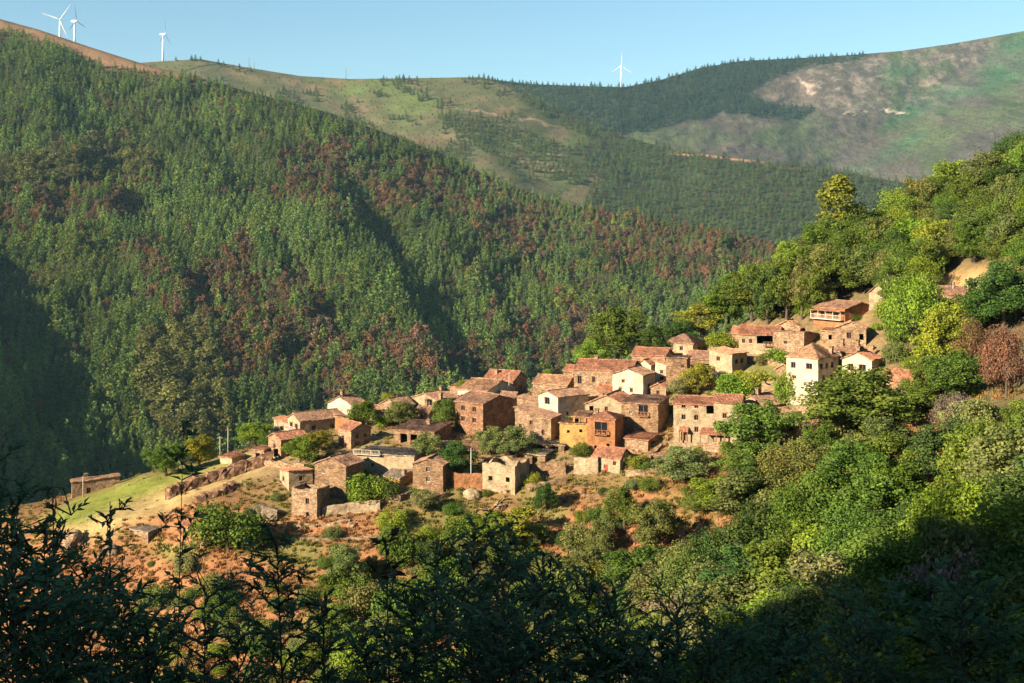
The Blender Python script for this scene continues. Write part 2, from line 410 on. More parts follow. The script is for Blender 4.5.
far_hill = build_sheet('mountains', 300, 1180, 2, 220, RF, 300.0, 3100.0, YRF, dispF, colF, M_FAR,
    'far bare mountain ridge with rocks and dark woods under the sky', -150)

# ------------------------------------------------------------------ unseen hill behind and left of the viewpoint, crest shaped to the wanted shade
NQ = np.array([-SH[1], SH[0]]); 
if NQ[0] < 0: NQ = -NQ
TE = math.tan(SUN_ELEV); TL = 300.0
def qw(p):
    h = np.array([p[0], p[1]]); return float(h @ NQ), float(p[2] + TE*(TL - h @ SH))
E2 = [(1150,500),(1024,540),(960,570),(900,600),(850,624),(790,654),(735,680),(655,728)]
E1 = [(-120,110),(-40,190),(0,238),(40,278),(80,322),(112,372),(140,430),(158,468),(175,500)]
wq = []
for x, y in E2: 
    if x <= 1024: wq.append(qw(P(x, y, hit(x, y))))
    else: wq.append(qw(P(x, y, 205)))
wq.sort(reverse=True)
q_hi = wq[0]
wq = [(400, q_hi[1]+120), (q_hi[0]+70, q_hi[1]+60)] + wq
q_lo = wq[-1]
w1 = sorted([qw(P(x, y, float(depthL(np.array(float(x)), np.array(float(y)))))) for x, y in E1], reverse=True)
wq += [(q_lo[0]-8, q_lo[1]-25), (q_lo[0]-25, 0), (w1[0][0]+60, 0), (w1[0][0]+20, w1[0][1]-30)] + w1 + [(w1[-1][0]-300, w1[-1][1]+40)]
wq = np.array(wq)[::-1]
print('crest', wq.round().tolist())
qs = np.arange(wq[0,0], 400, 2.5)
wz = np.interp(qs, wq[:,0], wq[:,1]) + 9.0*fbm(qs/9, qs*0+3, 3) + 3*fbm(qs/60, qs*0+8, 2)*(qs < -400)
prof = [(-235, -235), (-120, -118), (-40, -38), (-12, -10), (0, 0), (15, -5), (60, -18), (160, -60), (320, -160)]
sv = np.empty((len(qs), len(prof), 3))
for k, (dt, dz) in enumerate(prof):
    h = (TL+dt)*SH[None, :] + qs[:, None]*NQ[None, :]
    sv[:, k, 0] = h[:, 0]; sv[:, k, 1] = h[:, 1]; sv[:, k, 2] = np.maximum(wz + dz, -190)
n, m = sv.shape[:2]
ii, jj = np.meshgrid(np.arange(n-1), np.arange(m-1), indexing='ij')
sf = np.stack([ii*m+jj, (ii+1)*m+jj, (ii+1)*m+jj+1, ii*m+jj+1], -1).reshape(-1, 4)
o = link('hill', mesh_np('hill_shade', sv.reshape(-1,3), [sf], [M_HILL], True, cattr={'Col': np.ones((n*m,3))*np.array([0.06,0.06,0.03])}))
tag(o, 'unseen dark hill behind the viewpoint, crest shaped to shade the valley', 'hill', kind='structure')

# ------------------------------------------------------------------ leaf clouds
def leaf_cloud(rng, cen, rad, n, size, outw=0.85, sq=(1,1,0.95), elong=1.25, up=0.15, shell=0.5):
    cen = np.asarray(cen, float); rad = np.asarray(rad, float)
    pr = rad**2/np.sum(rad**2)
    k = rng.choice(len(cen), n, p=pr)
    d = rng.normal(size=(n,3)); d /= np.linalg.norm(d, axis=1)[:, None]
    r = rad[k]*(shell + (1-shell)*np.sqrt(rng.rand(n)))
    p = cen[k] + d*r[:, None]*np.array(sq)
    nn = d*outw + rng.normal(size=(n,3))*0.6 + np.array([0,0,up]); nn /= np.linalg.norm(nn, axis=1)[:, None]
    t = np.cross(nn, rng.normal(size=(n,3))); t /= np.linalg.norm(t, axis=1)[:, None]
    b = np.cross(nn, t)
    s = size*(0.6+0.8*rng.rand(n))[:, None]
    v = np.stack([p-t*s*elong*0.5, p+b*s*0.5, p+t*s*elong*0.5, p-b*s*0.5], 1).reshape(-1,3)
    f = np.arange(4*n).reshape(n,4)
    lobe = rng.rand(len(cen))
    lv = np.clip(0.5 + (lobe[k]-0.5)*0.7 + (rng.rand(n)-0.5)*0.7, 0, 1)
    return v, f, lv

def lobes(rng, kind, n):
    c = []; r = []
    if kind == 'round':
        nb = rng.randint(5, 8)
        for j in range(nb):
            az = j*2.4 + rng.rand(); hh = (j+0.5)/nb
            rr = 0.19*math.sin(math.pi*(0.2+0.72*hh))*(0.7+0.6*rng.rand())
            bc = np.array([rr*math.cos(az), rr*math.sin(az), 0.30+0.48*hh+0.06*(rng.rand()-0.5)]); br = (0.15+0.08*rng.rand())*(1.12-0.35*hh)
            for i in range(n//nb):
                d = rng.normal(size=3); d /= np.linalg.norm(d)
                c.append(bc + d*br*(0.55+0.5*rng.rand())); r.append(0.045+0.045*rng.rand())
            c.append(bc); r.append(br*0.65)
    elif kind == 'spread':
        for i in range(n):
            a = rng.rand()*6.283; q = 0.40*math.sqrt(rng.rand())
            c.append((q*math.cos(a), q*math.sin(a), 0.66-0.7*q*q/0.4+0.34*(rng.rand()-0.5))); r.append(0.10+0.09*rng.rand())
    elif kind == 'bush':
        for i in range(n):
            a = rng.rand()*6.283; q = 0.42*math.sqrt(rng.rand()); h = (1-(q/0.55)**2)
            c.append((q*math.cos(a), q*math.sin(a), 0.12+0.62*h*rng.rand()**0.7)); r.append(0.15+0.1*rng.rand())
    elif kind == 'tall':
        for i in range(n):
            h = rng.rand(); a = rng.rand()*6.283; q = 0.15*(0.35+0.9*math.sin(math.pi*min(1, 0.12+h*0.9)))*rng.rand()**0.5
            c.append((q*math.cos(a), q*math.sin(a), 0.30+0.64*h)); r.append(0.05+0.05*rng.rand())
    elif kind == 'pine':
        for i in range(n):
            h = i/(n-1.0); a = i*2.4; q = 0.15*(1-h*0.9)*(0.5+0.5*rng.rand())
            c.append((q*math.cos(a), q*math.sin(a), 0.22+0.73*h)); r.append(0.10*(1-h)+0.045)
    return np.array(c), np.array(r)

def trunk_mb(rng, kind, h_top=0.6, r0=0.022):
    mb = MB()
    pts = [(0,0,-0.06)]; x = y = 0.0
    for i in range(1, 6):
        x += (rng.rand()-0.5)*0.03; y += (rng.rand()-0.5)*0.03
        pts.append((x, y, h_top*i/5))
    mb.tube(pts, [r0*1.25, r0, r0*0.85, r0*0.7, r0*0.5, r0*0.25], 7)
    nb = {'round': 7, 'spread': 9, 'bush': 5, 'tall': 5, 'pine': 0}[kind]
    for i in range(nb):
        k = rng.randint(2, 5) if kind != 'bush' else rng.randint(1, 3)
        p = Vector(pts[k]); a = rng.rand()*6.283; l = (0.16+0.14*rng.rand())*(0.5 if kind == 'tall' else 1)
        q1 = p + Vector((math.cos(a)*l*0.5, math.sin(a)*l*0.5, l*0.5)); q2 = p + Vector((math.cos(a)*l, math.sin(a)*l, l*0.85))
        mb.tube([p, q1, q2], [r0*0.5, r0*0.35, r0*0.12], 5)
    return mb

def crown_mesh(name, seed, kind, nl, n, size, **kw):
    rng = np.random.RandomState(seed)
    c, r = lobes(rng, kind, nl); v, f, lv = leaf_cloud(rng, c, r, n, size, **kw)
    return mesh_np(name, v, [f], [M_LEAF], False, fattr={'lv': lv})

# ------------------------------------------------------------------ distant woods
def far_tree(name, seed, kind, nl, n, size, **kw):
    rng = np.random.RandomState(seed)
    c, r = lobes(rng, kind, nl); v, f, lv = leaf_cloud(rng, c, r, n, size, **kw)
    t = MB(); t.tube([(0,0,-0.05),(0,0,0.3),(0,0,0.6)], [0.016,0.012,0.006], 4)
    tv = np.array([tuple(p) for p in t.v]); tf = [q for q in t.f if len(q) == 4]
    b = len(v); v = np.concatenate([v, tv]); f2 = np.array(tf)+b
    return mesh_np(name, v, [f, f2], [M_LEAF, M_BARK], False, mi=[0]*len(f)+[1]*len(f2), fattr={'lv': np.concatenate([lv, np.zeros(len(f2))])})
FT = [far_tree('pine', 11, 'pine', 10, 440, 0.046, outw=1.4), far_tree('pine', 12, 'pine', 11, 440, 0.046, outw=1.4), far_tree('pine', 13, 'pine', 9, 400, 0.048, outw=1.4),
      far_tree('broad', 21, 'round', 36, 560, 0.060), far_tree('broad', 22, 'round', 30, 560, 0.060), far_tree('broad', 23, 'spread', 36, 520, 0.060),
      far_tree('tall', 31, 'tall', 22, 420, 0.045), far_tree('tall', 32, 'tall', 20, 400, 0.045)]
def tall_parts(seed, nl, n, size, kind='tall'):
    r_ = np.random.RandomState(seed); cc, rr = lobes(r_, kind, nl); v, f, lv = leaf_cloud(r_, cc, rr, n, size)
    t = MB(); t.tube([(0,0,-0.05),(0,0,0.3),(0,0,0.6)], [0.016,0.012,0.006], 5)
    return mesh_np('crown', v, [f], [M_LEAF], False, fattr={'lv': lv}), mesh_np('trunk', np.array(t.v), [np.array([q for q in t.f if len(q) == 4])], [M_BARK], True)
TALL = {6: tall_parts(31, 22, 420, 0.045), 7: tall_parts(32, 20, 400, 0.045), 3: tall_parts(21, 36, 560, 0.060, 'round'), 4: tall_parts(22, 30, 560, 0.060, 'round')}
src = bpy.data.collections.new('tree_shapes')
for i, me in enumerate(FT):
    so = bpy.data.objects.new('%02d_shape' % i, me); src.objects.link(so); so['tint'] = (0.06, 0.08, 0.03)

def scatter_object(name, pts, rot, scl, idx, tint, label, cat, collection):
    me = bpy.data.meshes.new(name); pts = np.asarray(pts, np.float32)
    me.vertices.add(len(pts)); me.vertices.foreach_set('co', pts.ravel())
    a = me.attributes.new('rot', 'FLOAT_VECTOR', 'POINT'); a.data.foreach_set('vector', np.asarray(rot, np.float32).ravel())
    a = me.attributes.new('scl', 'FLOAT_VECTOR', 'POINT'); a.data.foreach_set('vector', np.asarray(scl, np.float32).ravel())
    a = me.attributes.new('idx', 'INT', 'POINT'); a.data.foreach_set('value', np.asarray(idx, np.int32))
    t4 = np.concatenate([np.asarray(tint, np.float32), np.ones((len(pts),1), np.float32)], 1)
    a = me.attributes.new('tint', 'FLOAT_COLOR', 'POINT'); a.data.foreach_set('color', t4.ravel())
    me.update()
    o = link(name, me); tag(o, label, cat, kind='stuff')
    ng = bpy.data.node_groups.new(name+'_scatter', 'GeometryNodeTree')
    ng.interface.new_socket('Geometry', in_out='INPUT', socket_type='NodeSocketGeometry')
    ng.interface.new_socket('Geometry', in_out='OUTPUT', socket_type='NodeSocketGeometry')
    gi = ng.nodes.new('NodeGroupInput'); go = ng.nodes.new('NodeGroupOutput')
    ip = ng.nodes.new('GeometryNodeInstanceOnPoints'); ci = ng.nodes.new('GeometryNodeCollectionInfo')
    ci.inputs['Collection'].default_value = collection
    ci.inputs['Separate Children'].default_value = True; ci.inputs['Reset Children'].default_value = True
    def na(nm, dt):
        nn = ng.nodes.new('GeometryNodeInputNamedAttribute'); nn.data_type = dt; nn.inputs['Name'].default_value = nm
        return next(s for s in nn.outputs if s.enabled and s.name == 'Attribute')
    ng.links.new(gi.outputs[0], ip.inputs['Points']); ng.links.new(ci.outputs[0], ip.inputs['Instance'])
    ip.inputs['Pick Instance'].default_value = True
    ng.links.new(na('idx', 'INT'), ip.inputs['Instance Index'])
    ng.links.new(na('rot', 'FLOAT_VECTOR'), ip.inputs['Rotation']); ng.links.new(na('scl', 'FLOAT_VECTOR'), ip.inputs['Scale'])
    ng.links.new(ip.outputs[0], go.inputs[0])
    md = o.modifiers.new('scatter', 'NODES'); md.node_group = ng
    return o

def jitter_points(poly_x, poly_y, n, spacing, rng, ok):
    """dart throwing in image space with a spacing that shrinks with distance"""
    xs = rng.uniform(*poly_x, n); ys = rng.uniform(*poly_y, n)
    cell = {}; out = []
    sp = spacing(xs, ys); good = ok(xs, ys)
    for x, y, s, g in zip(xs, ys, sp, good):
        if not g: continue
        ci, cj = int(x//6), int(y//6); R = int(s//6)+1; hitc = False
        for a in range(ci-R, ci+R+1):
            for b in range(cj-R, cj+R+1):
                for (px, py) in cell.get((a,b), ()):
                    if (px-x)**2 + ((py-y)*1.25)**2 < s*s: hitc = True; break
                if hitc: break
            if hitc: break
        if hitc: continue
        cell.setdefault((ci,cj), []).append((x,y)); out.append((x,y))
    return np.array(out)

# --- the wooded hill
BROWN = [(240,335,55,1.0),(190,305,40,0.8),(270,300,40,0.8),(330,375,55,1.0),(400,360,35,0.8),(470,360,50,0.75),(540,360,60,0.7),(590,345,40,0.6),
         (60,195,30,0.9),(110,205,35,0.8),(140,190,30,0.7),(30,215,30,0.5),(310,190,45,0.7),(360,180,35,0.6),(430,190,40,0.8),(480,215,35,0.7),(540,225,40,0.7),
         (650,250,45,0.9),(700,245,40,1.0),(745,245,40,1.0),(770,262,30,1.0),(610,225,40,0.8),(120,150,30,0.5),(60,140,30,0.4),(300,160,30,0.4),(250,250,35,0.6),
         (160,400,30,0.3),(100,370,30,0.25),(320,290,25,0.5),(370,250,22,0.5),(150,260,28,0.6)]
YELL = [(70,270,28,0.8),(380,215,25,0.8),(350,230,22,0.6),(440,270,25,0.5),(575,305,25,0.8),(640,300,30,0.5),(95,240,30,0.6),(520,180,40,0.4),(580,310,18,0.8),(30,235,20,0.6)]
EUC_STAND = [(138,350),(160,332),(185,335),(210,345),(222,385),(232,440),(200,455),(150,450),(140,400)]
EUC_ROW = [(-40,172),(0,168),(60,158),(100,150),(150,148),(158,162),(150,180),(90,186),(30,192),(-40,200)]
def gsum(x, y, L):
    s = 0
    for cx, cy, r, a in L: s = s + a*np.exp(-((x-cx)**2+((y-cy)*1.2)**2)/(2*(r*0.75)**2))
    return s
rng = np.random.RandomState(21)
def okL(x, y):
    g = (y > RL(x)+1) & (y < 545)
    hm = poly_mask(x, y, HEATH_L, 3)
    return g & (rng.rand(len(x)) > hm*1.02)
ptsL = jitter_points((-240, 1000), (-60, 545), 90000, lambda x, y: 6.1*1000/np.maximum(700, depthL(x, y)), rng, okL)
xL, yL = ptsL[:,0], ptsL[:,1]
YL = depthL(xL, yL)
nz = fbm(xL/26, yL/18, 3)
brown = sstep(0.30, 0.85, gsum(xL, yL, BROWN)*0.95 + nz*0.75); yel = np.clip(gsum(xL, yL, YELL) + nz*0.3, 0, 1)
euc = np.maximum(poly_mask(xL, yL, EUC_STAND, 3), poly_mask(xL, yL, EUC_ROW, 3)) > 0.5
n = len(xL); r1 = rng.rand(n); kindL = rng.randint(0, 3, n); hL = 14.5 + 8*rng.rand(n)
tintL = np.array([0.112, 0.168, 0.046])[None,:]*(0.8+0.45*rng.rand(n))[:,None] * (np.array([1,1,1])+0.05*rng.normal(size=(n,3))) * (1+0.45*fbm(xL/55, yL/38, 3))[:,None]
vig = (rng.rand(n) < 0.28)[:,None]; tintL = np.where(vig, tintL*np.array([1.25,1.14,0.92]), tintL)
isb = r1 < 0.02 + brown*0.70
kindL = np.where(isb, rng.randint(3, 5, n), kindL); hL = np.where(isb, 11+5*rng.rand(n), hL)
bt = np.stack([np.interp(rng.rand(n), [0,0.5,1], [0.21,0.185,0.13]), np.interp(rng.rand(n), [0,0.5,1], [0.100,0.122,0.115]), 0.045+0.03*rng.rand(n)], 1)
tintL = np.where(isb[:,None], bt*(0.75+0.5*rng.rand(n))[:,None], tintL)
isy = (~isb) & (rng.rand(n) < yel*0.8)
kindL = np.where(isy, rng.randint(3, 5, n), kindL); hL = np.where(isy, 10+4*rng.rand(n), hL)
tintL = np.where(isy[:,None], np.array([0.16,0.185,0.036])*(0.8+0.5*rng.rand(n))[:,None], tintL)
keep = ~(euc & (rng.rand(n) < 0.3))
kindL = np.where(euc, rng.randint(6, 8, n), kindL); hL = np.where(euc, 19+7*rng.rand(n), hL)
tintL = np.where(euc[:,None], np.array([0.15,0.155,0.048])*(0.75+0.5*rng.rand(n))[:,None], tintL)
# thin pale pioneer trees along the ridge
top = np.exp(-(yL-RL(xL))/20); hL = hL*(1-0.35*top)*(1+0.45*fbm(xL/30+7, yL/22, 2))*np.where(rng.rand(n) < 0.1, 1.35, 1.0)
posL = np.stack([(xL-512)/F*YL, YL, (YH-yL)/F*YL - 0.4], 1)
wid = np.where(kindL < 3, 1.0+0.3*rng.rand(n), np.where(kindL > 5, 1.25+0.3*rng.rand(n), 1.0+0.3*rng.rand(n)))
sclL = np.stack([hL*wid, hL*wid, hL], 1); rotL = np.stack([np.zeros(n), np.zeros(n), rng.rand(n)*6.28], 1)
crest_im = ridge_fn([(-300,700),(-60,545),(0,505),(60,492),(100,485),(150,465),(200,450),(260,430),(330,395),(450,380),(540,372),(610,350),(680,325),(740,290),(800,240),(860,225),(940,180),(1024,120)])
inframe = (xL > 3) & (xL < 1021) & (yL < crest_im(xL)-2)
size_px = hL*F/YL*np.where(inframe, 1, 0)
order = np.argsort(-size_px)
ind = np.zeros(n, bool); cnt = {'pine': 0, 'broad': 0, 'tall': 0}; lim = {'pine': 290, 'broad': 150, 'tall': 75}
kk = np.where(kindL < 3, 'pine', np.where(kindL < 6, 'broad', 'tall'))
for i in order:
    if size_px[i] <= 0 or not keep[i]: continue
    if cnt[kk[i]] < lim[kk[i]]: cnt[kk[i]] += 1; ind[i] = True
for i in np.where(ind)[0]:
    nm = {'pine': 'pine_tree', 'broad': 'deciduous_tree', 'tall': 'eucalyptus_tree'}[kk[i]]
    if kindL[i] in TALL:
        o = empty(nm, posL[i], rotL[i][2]); o.scale = sclL[i]
        cr_ = link('crown', TALL[kindL[i]][0], o); cr_['tint'] = [float(c) for c in tintL[i]]; link('trunk', TALL[kindL[i]][1], o)
    else:
        o = link(nm, FT[kindL[i]], None, posL[i], (0, 0, rotL[i][2]), sclL[i]); o['tint'] = [float(c) for c in tintL[i]]
    if kk[i] == 'pine': tag(o, 'narrow green pine low on the wooded hill across the valley', 'tree', 'pines low on the wooded hill')
    elif kk[i] == 'broad':
        if isb[i]: tag(o, 'rust brown rounded tree low on the wooded hill across the valley', 'tree', 'rust brown trees low on the wooded hill')
        else: tag(o, 'yellow green rounded tree low on the wooded hill across the valley', 'tree', 'yellow green trees low on the wooded hill')
    else: tag(o, 'tall olive green eucalyptus in the sunlit stand beside the shaded ravine', 'tree', 'eucalyptus stand beside the shaded ravine')
rest = keep & ~ind
scatter_object('forest', posL[rest], rotL[rest], sclL[rest], kindL[rest], tintL[rest],
    'dense mixed pine forest with rust brown patches covering the left hill', 'forest', src)
print('forest hill', n, cnt)

# --- woods on the middle hill and the far mountain
rng = np.random.RandomState(33)
def okM(x, y):
    m = np.maximum.reduce([poly_mask(x, y, p, 6) for p in M_WOOD]); m2 = np.maximum(0.8*poly_mask(x, y, M_SCRUB, 8), 0.9*(fbm(x/22, y/12, 3) > 0.22))
    m3 = 0.38*np.ones_like(m)
    track = line_mask(x, y, [(672,150),(700,154),(730,159),(765,165)], 2.0)
    return (y > RM(x)+0.5) & (rng.rand(len(x)) < np.maximum.reduce([m*0.97, m2, m3])*(1-track))
pm = jitter_points((60, 1100), (60, 320), 60000, lambda x, y: 4.3*2400/depthM(x, y), rng, okM)
Ym = depthM(pm[:,0], pm[:,1]); n = len(pm); wooded = np.maximum.reduce([poly_mask(pm[:,0], pm[:,1], p, 6) for p in M_WOOD] + [0.5*poly_mask(pm[:,0], pm[:,1], M_SCRUB, 8), 0.5*(fbm(pm[:,0]/22, pm[:,1]/12, 3) > 0.25)]) > 0.4
pos = np.stack([(pm[:,0]-512)/F*Ym, Ym, (YH-pm[:,1])/F*Ym-0.5], 1); h = np.where(wooded, 13+8*rng.rand(n), 3+4*rng.rand(n))
tint = np.array([0.09,0.125,0.04])*(0.75+0.5*rng.rand(n))[:,None]; br = rng.rand(n) < np.where(wooded, 0.08, 0.35)
tint = np.where(br[:,None], np.array([0.11,0.085,0.045]), tint)
w = 1.3+0.3*rng.rand(n)
scatter_object('forest', pos, np.stack([0*h,0*h,rng.rand(n)*6.28],1), np.stack([h*w,h*w,h],1), rng.randint(0,3,n), tint,
    'green pine plantation on the middle hill beyond the valley', 'forest', src)
def okF(x, y):
    m = poly_mask(x, y, F_WOOD, 4); m3 = 0.34*np.ones_like(m)
    m4 = 0.25*poly_mask(x, y, [(690,128),(760,150),(830,160),(880,180),(800,170),(700,150)], 8)
    return (y > RF(x)+0.5) & (rng.rand(len(x)) < np.maximum.reduce([m, m3, m4]))
pf = jitter_points((420, 1120), (20, 260), 60000, lambda x, y: 3.2*3800/depthF(x, y), rng, okF)
Yf = depthF(pf[:,0], pf[:,1]); n = len(pf); wooded = poly_mask(pf[:,0], pf[:,1], F_WOOD, 4) > 0.4
pos = np.stack([(pf[:,0]-512)/F*Yf, Yf, (YH-pf[:,1])/F*Yf-1], 1); h = np.where(wooded, 15+8*rng.rand(n), 3+4*rng.rand(n))
tint = np.array([0.045,0.075,0.030])*(0.75+0.5*rng.rand(n))[:,None]; w = 1.4+0.4*rng.rand(n)
scatter_object('forest', pos, np.stack([0*h,0*h,rng.rand(n)*6.28],1), np.stack([h*w,h*w,h],1), rng.randint(0,3,n), tint,
    'dark conifer wood along the skyline of the far mountain', 'forest', src)
print('mid, far', len(pm), len(pf))

# ------------------------------------------------------------------ haze
m = bpy.data.materials.new('haze'); m.use_nodes = True; nt = m.node_tree
nt.nodes.remove(nt.nodes['Principled BSDF'])
pv = node(nt, 'ShaderNodeVolumePrincipled'); pv.inputs['Color'].default_value = (0.46, 0.79, 1.0, 1)
pv.inputs['Density'].default_value = 0.27e-4; pv.inputs['Anisotropy'].default_value = 0.0
nt.links.new(pv.outputs[0], nt.nodes['Material Output'].inputs['Volume'])
hz = MB(); hz.box(-4600, 4600, -800, 7600, -237, 900)
ho = hz.build('haze', m); tag(ho, 'thin blue haze filling the valley', 'haze', kind='stuff')

# ------------------------------------------------------------------ village materials
WK = 0.64
def mat_stone(name, col, amp=0.42, scale=2.3, plaster=0.0):
    col = tuple(k*WK for k in col)
    m, nt, b = nmat(name)
    tc = node(nt, 'ShaderNodeTexCoord'); mp = node(nt, 'ShaderNodeMapping'); mp.inputs['Scale'].default_value = (scale, scale, scale*2.1)
    oi = node(nt, 'ShaderNodeObjectInfo'); ad = node(nt, 'ShaderNodeVectorMath', operation='ADD')
    nt.links.new(tc.outputs['Object'], ad.inputs[0]); nt.links.new(oi.outputs['Location'], ad.inputs[1])
    nt.links.new(ad.outputs[0], mp.inputs[0])
    vo = node(nt, 'ShaderNodeTexVoronoi'); vo.inputs['Scale'].default_value = 1.0
    nt.links.new(mp.outputs[0], vo.inputs['Vector'])
    sep = node(nt, 'ShaderNodeSeparateColor'); nt.links.new(vo.outputs['Color'], sep.inputs[0])
    a = amp*(1-plaster*0.75)
    c = ramp(nt, sep.outputs[0], [(0.0, (col[0]*(1-a), col[1]*(1-a*1.05), col[2]*(1-a))), (0.55, col), (1.0, tuple(min(0.85, k*(1+a)) for k in col))])
    n1 = node(nt, 'ShaderNodeTexNoise'); n1.inputs['Scale'].default_value = 0.45; n1.inputs['Detail'].default_value = 6; n1.inputs['Roughness'].default_value = 0.7
    nt.links.new(ad.outputs[0], n1.inputs['Vector'])
    c = mulcol(nt, c, ramp(nt, n1.outputs['Fac'], [(0.3, (0.5, 0.46, 0.43)), (0.5, (0.95, 0.95, 0.93)), (0.68, (1.25, 1.24, 1.2))]))
    d = node(nt, 'ShaderNodeTexVoronoi', feature='DISTANCE_TO_EDGE'); d.inputs['Scale'].default_value = 1.0; nt.links.new(mp.outputs[0], d.inputs['Vector'])
    c = mulcol(nt, c, ramp(nt, d.outputs['Distance'], [(0.0, (0.55+0.4*plaster,)*3), (0.09, (1,1,1))]))
    nt.links.new(c, b.inputs['Base Color']); b.inputs['Roughness'].default_value = 0.95; b.inputs['Specular IOR Level'].default_value = 0.05
    bump(nt, b, d.outputs['Distance'], 0.5*(1-plaster*0.7), 0.06)
    return m
def mat_roof(name, col):
    m, nt, b = nmat(name)
    tc = node(nt, 'ShaderNodeTexCoord'); vo = node(nt, 'ShaderNodeTexVoronoi'); vo.inputs['Scale'].default_value = 3.2
    nt.links.new(tc.outputs['Object'], vo.inputs['Vector']); sep = node(nt, 'ShaderNodeSeparateColor'); nt.links.new(vo.outputs['Color'], sep.inputs[0])
    c = ramp(nt, sep.outputs[0], [(0.0, tuple(k*0.6 for k in col)), (0.5, col), (0.85, (col[0]*1.25, col[1]*1.28, col[2]*1.28)), (1.0, (col[0]*1.4, col[1]*1.6, col[2]*1.6))])
    n1, _ = noise_tex(nt, 0.6, 5, 0.7)
    c = mulcol(nt, c, ramp(nt, n1, [(0.3, (0.42, 0.45, 0.45)), (0.5, (0.9,0.9,0.88)), (0.7, (1.25, 1.25, 1.2))]))
    nt.links.new(c, b.inputs['Base Color']); b.inputs['Roughness'].default_value = 0.9; b.inputs['Specular IOR Level'].default_value = 0.08
    return m
WALL = {'brown': mat_stone('schist_brown', (0.38,0.235,0.135)), 'tan': mat_stone('schist_tan', (0.47,0.305,0.185)), 'cream': mat_stone('cream_stone', (0.56,0.42,0.26), 0.3, 2.6, 0.3),
        'white': mat_stone('whitewash', (0.82,0.67,0.47), 0.25, 2.6, 0.6), 'redbrown': mat_stone('red_brown_stone', (0.38,0.205,0.12)), 'orange': mat_stone('orange_stone', (0.48,0.22,0.10), 0.3, 2.8, 0.3),
        'yellow': mat_stone('ochre_stone', (0.58,0.35,0.12), 0.25, 2.8, 0.5), 'grey': mat_stone('grey_stone', (0.30,0.23,0.16)), 'dark': mat_stone('dark_rock', (0.30,0.17,0.10), 0.5, 0.9)}
ROOF = {'red': mat_roof('red_tile', (0.33,0.145,0.085)), 'brown': mat_roof('brown_tile', (0.27,0.148,0.095)), 'rust': mat_roof('rust_tile', (0.36,0.195,0.11)), 'grey': mat_roof('grey_tile', (0.28,0.21,0.15))}
M_PANE = bpy.data.materials.new('pane'); M_PANE.use_nodes = True
_b = M_PANE.node_tree.nodes['Principled BSDF']; _b.inputs['Base Color'].default_value = (0.012,0.013,0.015,1); _b.inputs['Roughness'].default_value = 0.12
M_FRAME = mat_plain('window_wood', (0.24,0.10,0.05), 0.7, 5.0); M_FRAMEW = mat_plain('pale_frame', (0.55,0.47,0.38), 0.7, 5.0)
M_DOOR = mat_plain('door_wood', (0.22,0.10,0.05), 0.75, 4.0); M_RED = mat_plain('red_paint', (0.45,0.045,0.03), 0.6, 4.0)
M_WOOD = mat_plain('old_wood', (0.20,0.11,0.06), 0.85, 4.0); M_CONC = mat_plain('pale_concrete', (0.42,0.35,0.26), 0.9, 1.0)
M_METAL = mat_plain('grey_metal', (0.45,0.45,0.44), 0.5, 2.0, 0.15); M_WHITE = mat_plain('turbine_white', (0.80,0.80,0.80), 0.45, 0.1, 0.04)

def wobble(p, k=0.085):
    q = mnoise.noise_vector(Vector(p)*0.7); r = mnoise.noise_vector(Vector(p)*2.3)
    return Vector(p) + q*k + r*k*0.45

